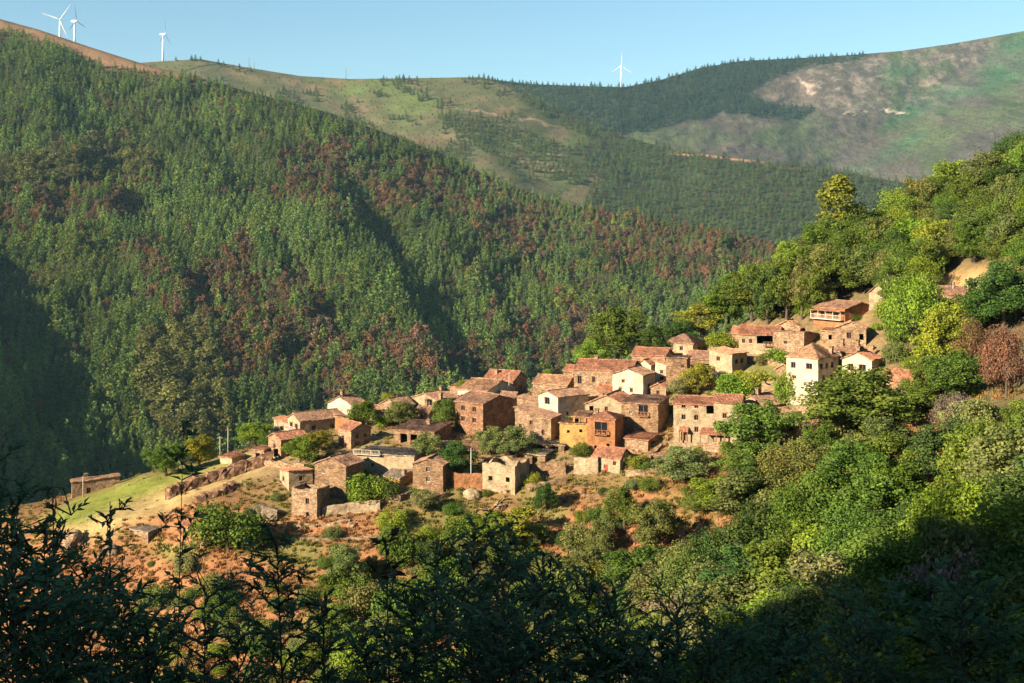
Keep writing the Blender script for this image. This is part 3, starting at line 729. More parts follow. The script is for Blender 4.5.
def wall_mesh(name, L, R, h, top, fh, rh_holes, mat, seed, base=-3.0, jag=0.0, thick=0.42):
    v = []; f = []
    org = Vector((seed*13.7, seed*5.1, seed*3.3))
    def put(p):
        w = wobble(Vector(p)+org) - org; v.append(tuple(w)); return len(v)-1
    faces = [(L, lambda u,n,z: (-L/2+u, -R/2+n, z), fh), (R, lambda u,n,z: (L/2-n, -R/2+u, z), rh_holes),
             (L, lambda u,n,z: (L/2-u, R/2-n, z), []), (R, lambda u,n,z: (-L/2+n, R/2-u, z), [])]
    for ln, fn, holes in faces:
        us = {0.0, ln, ln/2}; zs = {base, 0.0, h}
        for (u0,u1,z0,z1) in holes: us |= {u0,u1}; zs |= {z0,z1}
        def fill(s, step):
            s = sorted(s); out = [s[0]]
            for a, b in zip(s[:-1], s[1:]):
                if b-a < 1e-4: continue
                k = max(1, int(round((b-a)/step)))
                out += [a+(b-a)*(i+1)/k for i in range(k)]
            return out
        us = fill(us, 0.7); zs = fill(zs, 0.9)
        has_top = any(top(*fn(u,0,0)[:2]) > 0.02 for u in us) or jag > 0
        rows = []
        for z in zs: rows.append([put(fn(u,0,z)) for u in us])
        if has_top:
            tr = []
            for u in us:
                x, y, _ = fn(u,0,0); t = top(x,y)
                if jag: t += jag*(0.55+0.9*math.floor(3*mnoise.noise(Vector((x*0.33+seed*7, y*0.33, seed))))/3.0) + 0.16*mnoise.noise(Vector((x*2.1, y*2.1, seed*3)))
                tr.append(put((x, y, h+max(t, 0.005))))
            rows.append(tr)
        for j in range(len(rows)-1):
            for i in range(len(us)-1):
                if j < len(zs)-1:
                    uc, zc = (us[i]+us[i+1])/2, (zs[j]+zs[j+1])/2
                    if any(u0 < uc < u1 and z0 < zc < z1 for (u0,u1,z0,z1) in holes): continue
                f.append((rows[j][i], rows[j][i+1], rows[j+1][i+1], rows[j+1][i]))
        for (u0,u1,z0,z1) in holes:
            c = [(u0,z0),(u1,z0),(u1,z1),(u0,z1)]
            a = [put(fn(u,0,z)) for u,z in c]; b = [put(fn(u,thick,z)) for u,z in c]
            for k in range(4): f.append((a[k], a[(k+1)%4], b[(k+1)%4], b[k]))
        if jag:   # roofless: thickness of the wall seen from above, and its inner face
            inner = []
            for i, u in enumerate(us):
                uu = min(max(u, thick), ln-thick)
                inner.append([put(fn(uu, thick, z)) for z in zs] + [put((*fn(uu, thick, 0)[:2], v[rows[-1][i]][2]))])
            for i in range(len(us)-1):
                f.append((rows[-1][i], rows[-1][i+1], inner[i+1][-1], inner[i][-1]))
                for j in range(len(zs)):
                    uc = (us[i]+us[i+1])/2; zc = (zs[j]+zs[j+1])/2 if j < len(zs)-1 else 1e3
                    if any(u0 < uc < u1 and z0 < zc < z1 for (u0,u1,z0,z1) in holes): continue
                    f.append((inner[i][j], inner[i][j+1], inner[i+1][j+1], inner[i+1][j]))
    me = bpy.data.meshes.new(name); me.from_pydata(v, [], f); me.materials.append(mat); me.update()
    return me

def roof_fn(kind, L, R, rh):
    if kind == 'gx': return lambda x, y: rh*(1-abs(y)/(R/2))
    if kind == 'gy': return lambda x, y: rh*(1-abs(x)/(L/2))
    if kind == 'sb': return lambda x, y: rh*(0.5-y/R)
    if kind == 'sf': return lambda x, y: rh*(0.5+y/R)
    if kind == 'sr': return lambda x, y: rh*(0.5-x/L)
    if kind == 'sl': return lambda x, y: rh*(0.5+x/L)
    if kind == 'hip':
        k = rh/(min(L, R)/2)
        return lambda x, y: min(rh, k*(L/2-abs(x)), k*(R/2-abs(y)))
    return lambda x, y: 0.0
def roof_mesh(name, kind, L, R, h, rh, mat, seed, ov=0.38, x0=None, x1=None, y0=None, y1=None):
    fn = roof_fn(kind, L, R, rh)
    along_x = kind in ('gy', 'sr', 'sl')       # slope runs along x
    X0, X1, Y0, Y1 = -L/2-ov, L/2+ov, -R/2-ov, R/2+ov
    def axis(a, b, step, mid):
        n1 = max(1, int(round((mid-a)/step))); n2 = max(1, int(round((b-mid)/step)))
        return np.concatenate([np.linspace(a, mid, n1+1), np.linspace(mid, b, n2+1)[1:]])
    fine, coarse = 0.15, 0.42
    xs = axis(X0, X1, coarse if along_x else fine, 0.0); ys = axis(Y0, Y1, fine if along_x else coarse, 0.0)
    v = []; f = []; n, m = len(xs), len(ys)
    th = 0.16
    for layer in (0, 1):
        for i, x in enumerate(xs):
            for j, y in enumerate(ys):
                z = h + fn(x, y) + 0.03
                s = 0.20*mnoise.noise(Vector((x*0.35+seed*3, y*0.35, seed))) + 0.05*mnoise.noise(Vector((x*1.9, y*1.9+seed, 2)))
                e = 0.13*mnoise.noise(Vector((x*1.3+seed, y*1.3, 7)))
                if layer == 0:
                    c = j if along_x else i
                    z += 0.05*(1 if c % 2 else -1) + s + 0.06
                else: z += s - th
                ex = x + (e if i in (0, n-1) else 0); ey = y + (e if j in (0, m-1) else 0)
                v.append((ex, ey, z))
    o = n*m
    for i in range(n-1):
        for j in range(m-1):
            f.append((i*m+j, (i+1)*m+j, (i+1)*m+j+1, i*m+j+1)); f.append((o+i*m+j, o+i*m+j+1, o+(i+1)*m+j+1, o+(i+1)*m+j))
    bd = [(i*m) for i in range(n)] + [((n-1)*m+j) for j in range(1, m)] + [(i*m+m-1) for i in range(n-2, -1, -1)] + [j for j in range(m-2, -1, -1)]
    for a, b in zip(bd[:-1], bd[1:]): f.append((a, o+a, o+b, b))
    mb = MB(); mb.v = v; mb.f = f
    if kind in ('gx', 'gy'):
        pts = [((X0+(X1-X0)*t, 0) if kind == 'gx' else (0, Y0+(Y1-Y0)*t)) for t in np.linspace(0, 1, 9)]
        mb.tube([(x, y, h+rh+0.12+0.20*mnoise.noise(Vector((x*0.35+seed*3, y*0.35, seed)))) for x, y in pts], [0.15]*9, 6)
    me = bpy.data.meshes.new(name); me.from_pydata(mb.v, [], mb.f); me.materials.append(mat); me.update()
    return me

_hs = [0]
def grid(cols, rows, w, h, v0, dv, u0=0.2, u1=0.8, kind='w'):
    return [((u0+(u1-u0)*i/max(1, cols-1)) if cols > 1 else (u0+u1)/2, v0+dv*j, w, h, kind) for i in range(cols) for j in range(rows)]
def house(name, cat, label, cx, by, ey, wl, wr, a, roof, rh_px, wall, rmat, wf=(), wrt=(), chim=(), group=None, jag=0.0, ov=0.30, Y=None, base=-3.0, extra=None):
    """cx,by: image foot of the corner between the left-hand and right-hand faces seen; ey: row of the eaves; wl,wr: widths of both faces in pixels"""
    _hs[0] += 1; seed = _hs[0]
    Yc = Y or hit(cx, by); s = Yc/F; ar = math.radians(a)
    L = max(2.0, wl*s/math.cos(ar)); R = max(2.0, wr*s/math.sin(ar)); h = (by-ey)*s; rh = rh_px*s*0.9
    C = P(cx, by, Yc)
    ctr = C + Vector((-math.cos(ar), math.sin(ar), 0))*L/2 + Vector((math.sin(ar), math.cos(ar), 0))*R/2
    root = empty(name, ctr, -ar); tag(root, label, cat, group)
    def holes(lst, ln):
        out = []
        for (u, vv, w, hh, k) in lst:
            w = w*s/math.cos(ar) if ln is L else w*s/max(0.4, math.sin(ar)); w = min(w, ln*0.8); hh = hh*s
            u0 = max(0.12, u*ln-w/2); u1 = min(ln-0.12, u*ln+w/2); z0 = max(0.02, vv*s); z1 = min(h-0.1, z0+hh)
            if z1-z0 > 0.3: out.append((u0, u1, z0, z1, k))
        return out
    hf, hr = holes(wf, L), holes(wrt, R)
    top = roof_fn(roof, L, R, rh)
    topw = (lambda x, y: 0.0) if roof in ('hip', 'f', 'none') else top
    # window frames of both faces stand inside the openings; walls are one mesh
    link('wall', wall_mesh('wall', L, R, h, topw, [q[:4] for q in hf], [q[:4] for q in hr], WALL[wall], seed, base, jag), root)
    for lst, fn in ((hf, lambda u,n,z: (-L/2+u, -R/2+n, z)), (hr, lambda u,n,z: (L/2-n, -R/2+u, z))):
        for (u0,u1,z0,z1,k) in lst:
            def bx(mb, ua, ub, na, nb, za, zb):
                p = fn(ua, na, za); q = fn(ub, nb, zb)
                mb.box(min(p[0],q[0]), max(p[0],q[0]), min(p[1],q[1]), max(p[1],q[1]), za, zb)
            if k == 'o': continue
            if k in ('d', 'rd'):
                mb = MB(); bx(mb, u0-0.04, u1+0.04, 0.20, 0.27, z0-0.05, z1+0.04)
                d = mb.build('door', M_RED if k == 'rd' else M_DOOR, root)
                mb = MB(); bx(mb, u0+0.08, u0+0.2, 0.14, 0.2, z0+(z1-z0)*0.42, z0+(z1-z0)*0.52); mb.build('handle', M_METAL, d)
                continue
            mb = MB(); t = 0.09; um = (u0+u1)/2
            bx(mb, u0-0.05, u0+t, 0.16, 0.26, z0-0.05, z1+0.05); bx(mb, u1-t, u1+0.05, 0.16, 0.26, z0-0.05, z1+0.05)
            bx(mb, u0+t, u1-t, 0.16, 0.26, z1-t, z1+0.05); bx(mb, u0+t, u1-t, 0.16, 0.26, z0-0.05, z0+t)
            bx(mb, um-0.035, um+0.035, 0.17, 0.25, z0+t, z1-t)
            fm = mb.build('window', M_FRAMEW if (wall in ('brown','orange') and k == 'w') else M_FRAME, root)
            mb = MB(); bx(mb, u0+t*0.5, u1-t*0.5, 0.212, 0.228, z0+t*0.5, z1-t*0.5); mb.build('pane', M_PANE, fm)
            if k != 'n':
                mb = MB(); bx(mb, u0-0.14, u1+0.14, -0.10, 0.14, z0-0.14, z0-0.02)
                ml = MB(); bx(ml, u0-0.16, u1+0.16, -0.05, 0.12, z1+0.02, z1+0.2); ml.build('lintel', WALL['tan'], fm)
                mb.build('sill', M_CONC if wall in ('white','cream') else WALL['tan'], fm)
    rf = None
    if roof not in ('none',):
        rf = link('roof', roof_mesh('roof', roof, L, R, h, rh, ROOF[rmat], seed, ov), root)
        for (fx, fy, hh) in chim:
            x, y = (fx-0.5)*L, (fy-0.5)*R; z = h + top(x, y)
            mb = MB(); mb.box(x-0.38, x+0.38, y-0.38, y+0.38, z-0.6, z+hh); mb.box(x-0.48, x+0.48, y-0.48, y+0.48, z+hh+0.002, z+hh+0.14)
            for dx in (-0.3, 0.3):
                for dy in (-0.3, 0.3): mb.box(x+dx-0.09, x+dx+0.09, y+dy-0.09, y+dy+0.09, z+hh+0.142, z+hh+0.36)
            mb.box(x-0.5, x+0.5, y-0.5, y+0.5, z+hh+0.362, z+hh+0.46)
            mb.build('chimney', WALL['tan'], rf)
    if extra: extra(root, L, R, h, s)
    return root

def balcony(face, u0, u1, z0px, hpx, depth=1.1, mat=None, roofed=False, posts=4):
    def fn(root, L, R, h, s):
        z = z0px*s; hh = hpx*s; m = mat or M_WOOD
        if face == 'f': a0, a1 = -L/2+u0*L, -L/2+u1*L; pt = lambda a, d: (a, -R/2-d)
        else: a0, a1 = -R/2+u0*R, -R/2+u1*R; pt = lambda a, d: (L/2+d, a)
        def bx(mb, aa, ab, da, db, za, zb):
            p, q = pt(aa, da), pt(ab, db)
            mb.box(min(p[0],q[0]), max(p[0],q[0]), min(p[1],q[1]), max(p[1],q[1]), za, zb)
        mb = MB(); bx(mb, a0, a1, 0.08, depth, z-0.16, z); b = mb.build('balcony', m, root)
        rail = MB()
        for i in range(posts):
            a = a0+(a1-a0-0.12)*i/(posts-1); bx(rail, a, a+0.12, depth-0.12, depth, z+0.002, z+(hh if roofed else 1.0))
        k = max(4, int((a1-a0)/0.35))
        for i in range(k):
            a = a0+(a1-a0)*(i+0.5)/k; bx(rail, a-0.025, a+0.025, depth-0.09, depth-0.04, z+0.08, z+0.93)
        bx(rail, a0, a1, depth-0.115, depth-0.012, z+0.94, z+1.02)
        rail.build('railing', m, b)
        if roofed:
            t = MB(); bx(t, a0-0.2, a1+0.2, 0.08, depth+0.35, z+hh, z+hh+0.14); t.build('balcony_roof', ROOF['brown'], b)
    return fn
def porch(face, u0, u1, hpx, depth, rm='red', n=4):
    """tiled lean-to on posts against the wall"""
    def fn(root, L, R, h, s):
        z = hpx*s
        if face == 'f': a0, a1 = -L/2+u0*L, -L/2+u1*L; pt = lambda a, d, zz: (a, -R/2-d, zz)
        else: a0, a1 = -R/2+u0*R, -R/2+u1*R; pt = lambda a, d, zz: (L/2+d, a, zz)
        mb = MB(); k = max(6, int((a1-a0)/0.15)); vs = []; fs = []
        for lay in (0, 1):
            for i in range(k+1):
                a = a0+(a1-a0)*i/k; w = 0.05*(1 if i % 2 else -1) if lay == 0 else -0.16
                for d, zz in ((0.06, z+0.9), (depth*0.5, z+0.48), (depth, z)): vs.append(pt(a, d, zz+w))
        o = (k+1)*3
        for i in range(k):
            for j in range(2):
                fs.append((i*3+j, (i+1)*3+j, (i+1)*3+j+1, i*3+j+1)); fs.append((o+i*3+j, o+i*3+j+1, o+(i+1)*3+j+1, o+(i+1)*3+j))
            fs.append((i*3+2, (i+1)*3+2, o+(i+1)*3+2, o+i*3+2))
        for j in range(2): fs.append((j, j+1, o+j+1, o+j)); fs.append((k*3+j, o+k*3+j, o+k*3+j+1, k*3+j+1))
        mb.add(vs, fs); pr = mb.build('porch_roof', ROOF[rm], root)
        for i in range(n):
            a = a0+0.15+(a1-a0-0.3)*i/(n-1); p = pt(a, depth-0.3, 0)
            m2 = MB(); m2.box(p[0]-0.1, p[0]+0.1, p[1]-0.1, p[1]+0.1, -0.5, z+0.0); m2.build('post', M_WOOD, pr)
    return fn
def both(*fs):
    def fn(*a):
        for q in fs: q(*a)
    return fn

# ------------------------------------------------------------------ the houses, from the left end of the spur to the top right
h = house
h('stone_barn','barn','low stone barn with a flat brown roof, alone at the far left tip', 72,499,482, 5,42,68,'sf',3,'tan','brown', wrt=[(0.35,4,4,6,'w'),(0.7,0,5,9,'d')], chim=[(0.5,0.3,0.9)])
h('stone_cottage','house','small tan cottage with red roof at the left edge, beside the cut bank', 281,459,440, 17,24,52,'gy',6,'tan','red', wf=[(0.5,9,3,4,'w'),(0.6,0,6,9,'o')], wrt=[(0.3,0,5,10,'o'),(0.7,0,4,10,'d')])
h('long_house','house','long house with pale veranda gable and dark brown roof, behind the leftmost cottage', 300,437,421, 17,42,56,'gy',7,'cream','brown', wf=[(0.3,6,4,6,'w'),(0.7,6,4,6,'n')], wrt=[(0.3,5,4,5,'w'),(0.7,5,4,5,'w')], extra=balcony('f',0.05,0.95,5,8,1.0,M_FRAMEW))
h('small_shed','shed','small tan shed with red lean-to roof left of the veranda gable', 290,434,424, 18,8,30,'sr',5,'cream','red', wf=[(0.5,3,4,4,'w')])
h('white_house','house','white gabled house with brick chimney standing at the top left of the village', 353,424,406, 29,13,40,'gy',9,'white','brown', wf=[(0.3,5,3,4,'w')], chim=[(0.5,0.15,1.2)])
h('stone_house','house','tall tan house with orange-red roof and dark right side beside the round tree at left', 351,450,430, 15,18,48,'gx',6,'tan','red', wf=[(0.35,8,3,5,'w'),(0.6,0,3,6,'d')], wrt=[(0.3,11,3,4,'w'),(0.7,11,3,4,'w'),(0.3,2,4,5,'w'),(0.75,1,4,6,'d')])
h('stone_shed','shed','blank tan stone shed with a ridged roof stepping up behind the tall tan house', 349,432,421, 16,14,42,'sb',3,'orange','rust')
h('stone_house','house','large plain schist house with one tiny window and a flat brown roof, lower left', 346,500,466, 34,14,26,'gy',8,'brown','brown', wf=[(0.28,24,3,4,'w'),(0.22,8,2,3,'n')])
h('stone_cottage','house','little cream cottage with a red roof on top of the lowest left base', 289,494,475, 15,22,64,'sl',4,'cream','red', wf=[(0.4,9,3,5,'w')], wrt=[(0.5,12,3,5,'w'),(0.35,1,3,6,'o'),(0.8,1,4,8,'d')])
h('ruined_house','ruin','roofless square stone base under the little red roofed cottage, lowest at left', 317,521,491, 27,9,20,'none',0,'tan','brown', wf=[(0.62,16,4,6,'n'),(0.62,3,3,5,'o')], jag=0.7)
h('stone_house','house','brown roofed tan house between the white gable and the round tree, back row left', 398,424,406, 20,15,40,'gy',7,'tan','brown', wf=[(0.5,7,3,5,'w')])
h('cream_house','house','cream gabled house with two chimneys and small square window in the back row', 437,420,400, 27,20,42,'gy',6,'cream','brown', wf=[(0.28,9,3,4,'w'),(0.62,2,4,6,'o')], chim=[(0.98,0.2,1.3),(0.5,0.8,0.8)])
h('open_barn','barn','open fronted barn with a flat brown roof on posts in the left centre', 434,449,432, 42,16,24,'sf',5,'brown','brown', wf=[(0.25,2,7,11,'o'),(0.5,2,7,11,'o'),(0.75,2,7,11,'o')], chim=[(0.6,0.6,0.8)])
h('terrace_building','house','long flat topped tan building with white balustrade and stairs in the left centre', 414,478,456, 62,12,20,'f',0,'cream','grey', wf=[(0.3,8,3,4,'n')], extra=balcony('f',0.0,0.45,21,6,0.9,M_CONC))
h('stone_shed','shed','low ochre shed with grey brown roof against the two-windowed stone house', 400,490,478, 19,11,36,'sf',5,'yellow','grey', wf=[(0.3,4,4,4,'w'),(0.7,4,3,3,'n')], chim=[(0.95,0.4,0.7)])
h('stone_house','house','gabled schist house with two small windows one above the other, front row', 443,495,465, 31,10,17,'gy',6,'brown','brown', wf=[(0.5,22,4,5,'w'),(0.5,12,4,5,'w')])
h('ruined_house','ruin','roofless pale stone house with two square window holes and broken walls, front row', 515,497,468, 33,15,25,'none',0,'cream','brown', wf=[(0.25,14,4,5,'o'),(0.78,14,4,5,'o'),(0.8,0,4,6,'o')], wrt=[(0.5,15,4,6,'o')], jag=1.5)
h('tall_house','house','tall square reddish house with four windows and a black shaded side, centre', 483,439,404, 29,31,42,'gx',8,'redbrown','brown', wf=grid(2,2,4,5,15,11,0.28,0.68), wrt=[(0.75,2,5,9,'d')])
h('white_house','house','white gabled house with wide rust roof directly behind the tall reddish house', 487,411,391, 30,28,33,'gx',9,'white','rust', wf=[(0.14,9,3,5,'w'),(0.5,9,3,5,'w')], wrt=[(0.5,5,3,4,'w')], chim=[(0.55,0.8,0.6)])
h('small_house','house','tan house with low orange roof half hidden behind the white gable', 474,402,388, 25,12,30,'sf',4,'tan','rust')
h('stone_house','house','house with bright red roof and dark right wall at the top of the centre', 513,396,381, 30,14,28,'gx',9,'tan','red', wf=[(0.4,8,3,3,'w')], wrt=[(0.5,3,4,6,'d')], chim=[(0.3,0.3,0.8)])
h('small_shed','shed','small brown roofed shed with a pale wall right of the tall reddish house', 513,409,399, 18,8,30,'gx',6,'cream','brown')
h('stone_house','house','broad schist house with rust roof and shaded end wall in the upper centre', 567,398,385, 34,13,28,'gx',8,'tan','rust', wf=[(0.85,3,3,5,'w')])
h('white_house','house','white gable with two small windows and long brown roof running back, centre', 558,423,397, 19,32,52,'gy',5,'white','brown', wf=[(0.45,17,5,7,'n'),(0.45,4,4,4,'w')], wrt=[(0.3,6,3,4,'w'),(0.6,6,3,4,'w')])
h('small_house','house','narrow brown house end behind the three-windowed stone house', 541,415,402, 24,8,25,'sr',4,'tan','brown', wf=[(0.5,5,4,4,'w')])
h('stone_house','house','brown stone house with sloping roof and three small windows right of the olive trees', 551,446,418, 36,11,24,'sr',9,'tan','brown', wf=[(0.15,16,3,4,'w'),(0.45,20,3,4,'w'),(0.78,10,3,6,'w')], wrt=[(0.5,3,3,4,'w')])
h('long_house','house','long terrace house under the widest bright red roof of the village, upper centre', 631,393,371, 56,14,20,'gx',9,'tan','red', wf=[(0.1,7,4,8,'w'),(0.35,9,3,6,'w'),(0.6,3,4,7,'d'),(0.85,4,3,6,'w')], chim=[(0.3,0.5,0.7)])
h('small_house','house','low tan house with a red roof at the left end of the widest red roof', 580,384,371, 16,8,30,'gx',5,'tan','red', wf=[(0.7,6,4,4,'n')])
h('white_house','house','tall white house with three windows stacked on its corner, below the widest red roof', 643,404,375, 29,15,30,'gy',6,'white','brown', wf=[(0.35,20,3,3,'w'),(0.62,11,3,4,'w'),(0.25,11,3,4,'w'),(0.6,4,3,4,'w')], wrt=[(0.5,14,3,4,'w')])
h('stone_house','house','tan house with long red roof standing above two narrow white gables', 665,376,356, 32,12,24,'gx',7,'tan','red', wf=[(0.2,9,4,5,'w')])
h('white_house','house','small bright white gable wedged under the long red roof, upper centre', 651,383,365, 14,7,30,'gy',5,'white','red')
h('white_house','house','narrow white two-storey house with tiled roof beside the tower-like brown house', 668,386,365, 12,6,28,'sr',4,'white','red', wf=[(0.5,12,3,3,'w'),(0.5,3,4,6,'n')])
h('cream_house','house','broad cream gable with rough speckled plaster in the middle of the village', 628,424,406, 42,16,22,'gy',11,'cream','red', wf=[(0.5,12,3,4,'w'),(0.15,8,4,8,'o')])
h('stone_house','house','big brown house with a wooden glazed balcony window below the broad cream gable', 658,436,404, 35,15,26,'sf',4,'brown','brown', wf=[(0.6,20,9,10,'n'),(0.25,20,3,3,'w'),(0.4,5,3,4,'w')], extra=balcony('f',0.47,0.75,19,10,0.7,M_FRAME))
h('ochre_house','house','ochre yellow house with open top loggia left of the orange house', 589,452,424, 29,10,18,'f',0,'yellow','rust', wf=[(0.3,18,3,3,'o'),(0.72,19,3,3,'o')])
h('loggia','loggia','small open ochre loggia with orange wall on the roof of the yellow house', 586,424,417, 13,8,20,'sf',3,'yellow','rust', wf=[(0.3,0.3,4,5,'o'),(0.7,0.3,4,5,'d')], base=-0.4, Y=hit(589,452)+1.5)
h('orange_house','house','bright orange stone house with hanging wooden balcony and red roof, centre front', 615,455,419, 27,11,22,'hip',6,'orange','red', wf=[(0.5,21,12,11,'n'),(0.3,5,3,3,'o'),(0.75,8,3,3,'o')], extra=balcony('f',0.22,0.75,20,12,0.8,M_FRAME), chim=[(0.15,0.6,0.7)])
h('stone_cottage','cottage','pale front cottage with red roof and red doors on the lowest terrace', 620,475,458, 26,13,30,'gx',8,'cream','red', wf=[(0.15,13,2,3,'o'),(0.12,2,4,8,'rd'),(0.48,0,4,9,'rd'),(0.8,9,3,4,'w')], wrt=[(0.6,4,4,8,'n')])
h('stone_shed','shed','low rough stone shed with a dark open side right of the orange house', 648,452,440, 22,13,30,'sf',3,'tan','red', wrt=[(0.5,1,6,8,'o')])
h('open_shed','shed','open shed with flat pale roof, left of the ochre house', 564,453,445, 32,7,15,'sf',1.5,'brown','grey', wf=[(0.3,1,8,5,'o'),(0.7,1,8,5,'o')])
h('cream_house','house','large cream house with three rows of dark windows and tiled porch, right centre', 716,443,405, 41,14,16,'gx',5,'cream','red', wf=grid(2,3,4,5,10,12,0.24,0.54)[1:3]+[(0.24,10+24,4,5,'w'),(0.54,34,4,5,'w'),(0.54,22,4,5,'w'),(0.54,10,4,5,'w'),(0.26,1,7,9,'d'),(0.87,29,8,10,'o')], extra=both(porch('f',0.66,1.25,11,3.4), porch('f',0.14,0.36,11,1.2,'red',2)))
h('cream_house','house','narrower cream gable adjoining the right end of the large cream house', 741,443,403, 26,10,16,'gx',6,'cream','red', wf=[(0.4,24,4,5,'w'),(0.2,12,3,3,'w')])
h('stone_house','house','low house with brown roof and pale gable right of the large cream house', 766,424,406, 24,26,48,'gy',10,'tan','brown', wf=[(0.5,6,3,4,'w')], chim=[(0.5,0.3,1.0)])
h('stone_cottage','cottage','small pale gabled cottage standing low among the trees on the right', 804,437,427, 23,8,26,'gy',7,'cream','brown', wf=[(0.5,5,3,3,'w')])
h('stone_house','house','tan hipped house with rounded left corner at the top of the centre crest', 693,360,343, 27,16,34,'hip',8,'cream','brown', wf=[(0.6,9,3,4,'w')], wrt=[(0.5,8,3,4,'w')])
h('tower_house','house','windowless tower-like brown stone house right of the narrow white house', 687,392,358, 20,6,18,'f',0,'brown','brown', wf=[(0.8,24,3,3,'n')])
h('stone_house','house','small brown roofed house beside the tower-like stone house, behind the trees', 712,372,359, 24,10,28,'gx',7,'brown','brown')
h('stone_house','house','boxy pale stone house with one window facing left, on the green crest', 732,381,354, 20,19,42,'sr',4,'cream','rust', wf=[(0.4,19,3,4,'w')], wrt=[(0.3,16,4,5,'w'),(0.65,16,4,5,'w'),(0.4,4,4,7,'d')])
h('long_house','house','low long pale house with open dark loft bay and red roof, upper right', 779,349,335, 38,12,18,'gx',8,'cream','red', wf=[(0.65,5,15,8,'o'),(0.12,5,3,4,'w'),(0.3,5,3,4,'w')], extra=balcony('f',0.62,0.98,3,9,0.8))
h('small_house','house','small red roofed house at the left end of the long pale house', 746,347,333, 13,6,24,'gx',6,'tan','red')
h('stone_house','house','square tan house with flat brown roof and black shaded side, upper right', 804,354,335, 26,19,40,'sb',3,'tan','brown', wf=[(0.4,9,3,3,'n')])
h('stone_house','house','tan gabled house behind the square flat roofed one, upper right', 800,335,328, 24,10,30,'gy',8,'tan','rust', wf=[(0.35,2,3,4,'o')])
h('tower_house','house','tall pale house with rust roof and wooden upper windows overlooking the right trees', 818,403,358, 26,28,44,'hip',14,'white','rust', wf=[(0.22,33,4,6,'n'),(0.72,33,5,6,'n'),(0.25,22,3,3,'w'),(0.78,10,3,2,'w'),(0.82,0,5,5,'d')], wrt=[(0.15,33,4,6,'n'),(0.42,33,4,6,'n'),(0.7,33,4,6,'n'),(0.25,20,4,7,'n'),(0.65,20,4,6,'n')], chim=[(0.9,0.8,1.0)])
h('stone_house','house','dark brown roofed stone house behind the tall pale house', 856,373,352, 18,14,40,'gx',6,'grey','brown', wf=[(0.4,8,4,6,'w'),(0.8,8,4,6,'w')], chim=[(0.2,0.4,1.2),(0.9,0.4,1.2)])
h('white_house','house','white gabled house with two dark arched windows on the right edge of the village', 872,377,360, 25,16,36,'gy',8,'white','red', wf=[(0.28,5,5,7,'n'),(0.68,5,6,7,'n')], chim=[(0.45,0.3,0.8)])
h('stone_house','house','low brown house with wide red roof half hidden in trees, far right of the village', 911,395,381, 23,15,36,'gx',10,'brown','red', wrt=[(0.4,2,4,6,'d')])
h('orange_house','house','orange walled house with pillared veranda at the top right of the village', 845,330,309, 22,38,60,'gx',7,'orange','brown', wf=[(0.3,11,4,5,'n'),(0.7,11,4,5,'n')], wrt=[(0.35,7,3,5,'w'),(0.7,3,7,8,'d')], extra=both(balcony('f',0.02,0.98,10,8,1.3,M_FRAMEW,True,5)), chim=[(0.1,0.5,1.0)])
h('small_house','house','low pale gabled house with two dark openings below the pillared veranda', 866,346,328, 28,8,20,'gy',7,'tan','rust', wf=[(0.45,7,4,6,'w'),(0.85,6,4,6,'o')])
h('small_house','house','tiny pale house with steep brown roof above the orange veranda house', 886,308,292, 15,8,26,'gy',8,'cream','brown', chim=[(0.95,0.5,2.6)])
h('stone_house','house','small brown roofed house on the yellow earth bank at the far upper right', 964,309,294, 26,17,40,'gx',7,'tan','brown', wf=[(0.5,5,4,4,'w')], wrt=[(0.3,4,4,5,'w'),(0.6,1,4,8,'d')])
h('stone_hut','hut','pale flat roofed hut on the yellow earth bank behind the far right house', 992,290,280, 14,8,35,'sf',2,'cream','grey')
h('ruined_house','ruin','ivy topped broken stone wall standing among bright green creepers, right centre', 776,404,386, 13,6,30,'none',0,'tan','brown', wf=[(0.7,4,3,4,'o')], jag=1.6)
h('stone_hut','hut','small brown gabled ruin between the round hedge and the tall pale house', 792,381,369, 15,6,25,'gy',5,'brown','rust', wf=[(0.6,5,3,3,'o')])
h('stone_hut','hut','small flat roofed hut on the grass bank, below the two pale poles', 232,465,458, 15,10,40,'sf',2,'cream','red')
h('stone_hut','hut','low stone hut with pale flat roof in the lower left scrub', 148,546,532, 22,12,35,'sf',3,'tan','grey', wf=[(0.6,1,5,7,'o')])
h('stone_hut','hut','tiny hut with red tiled roof beside the large dark round bush, lower left', 188,536,526, 9,8,38,'gx',4,'tan','red', wf=[(0.5,1,3,6,'d')])
h('stone_hut','hut','short tan stone shed beside the leftmost cottage, half under trees', 264,461,450, 12,6,30,'sf',2,'tan','rust', wf=[(0.4,0,5,7,'o')])

h('small_house','house','low brown annex with two openings under the widest red roof', 621,394,383, 22,7,20,'sf',2.5,'brown','rust', wf=[(0.3,2,4,6,'o'),(0.7,4,3,4,'w')])
h('small_house','house','small tan gable between the tall white house and the silvery shrub', 666,399,388, 15,8,28,'gy',5,'tan','red', wf=[(0.5,4,3,4,'w')])
h('small_house','house','little dark roofed house with a chimney between back row trees, left centre', 429,423,412, 15,9,35,'gx',5,'tan','brown', wf=[(0.5,3,3,5,'w')], chim=[(0.5,0.5,1.3)])
h('stone_shed','shed','cubic tan annex below the left end of the orange veranda house', 838,342,331, 14,7,28,'sf',2,'tan','rust', wf=[(0.5,2,3,5,'o')])
h('stone_shed','shed','low brown shed behind the roofless pale house, under the olive trees', 545,463,455, 20,8,24,'sf',2,'brown','grey', wf=[(0.5,1,5,5,'o')])
h('small_house','house','small tan house with red roof left of the tall white house', 612,402,391, 15,9,32,'gx',5,'tan','red', wf=[(0.5,4,3,4,'w')])
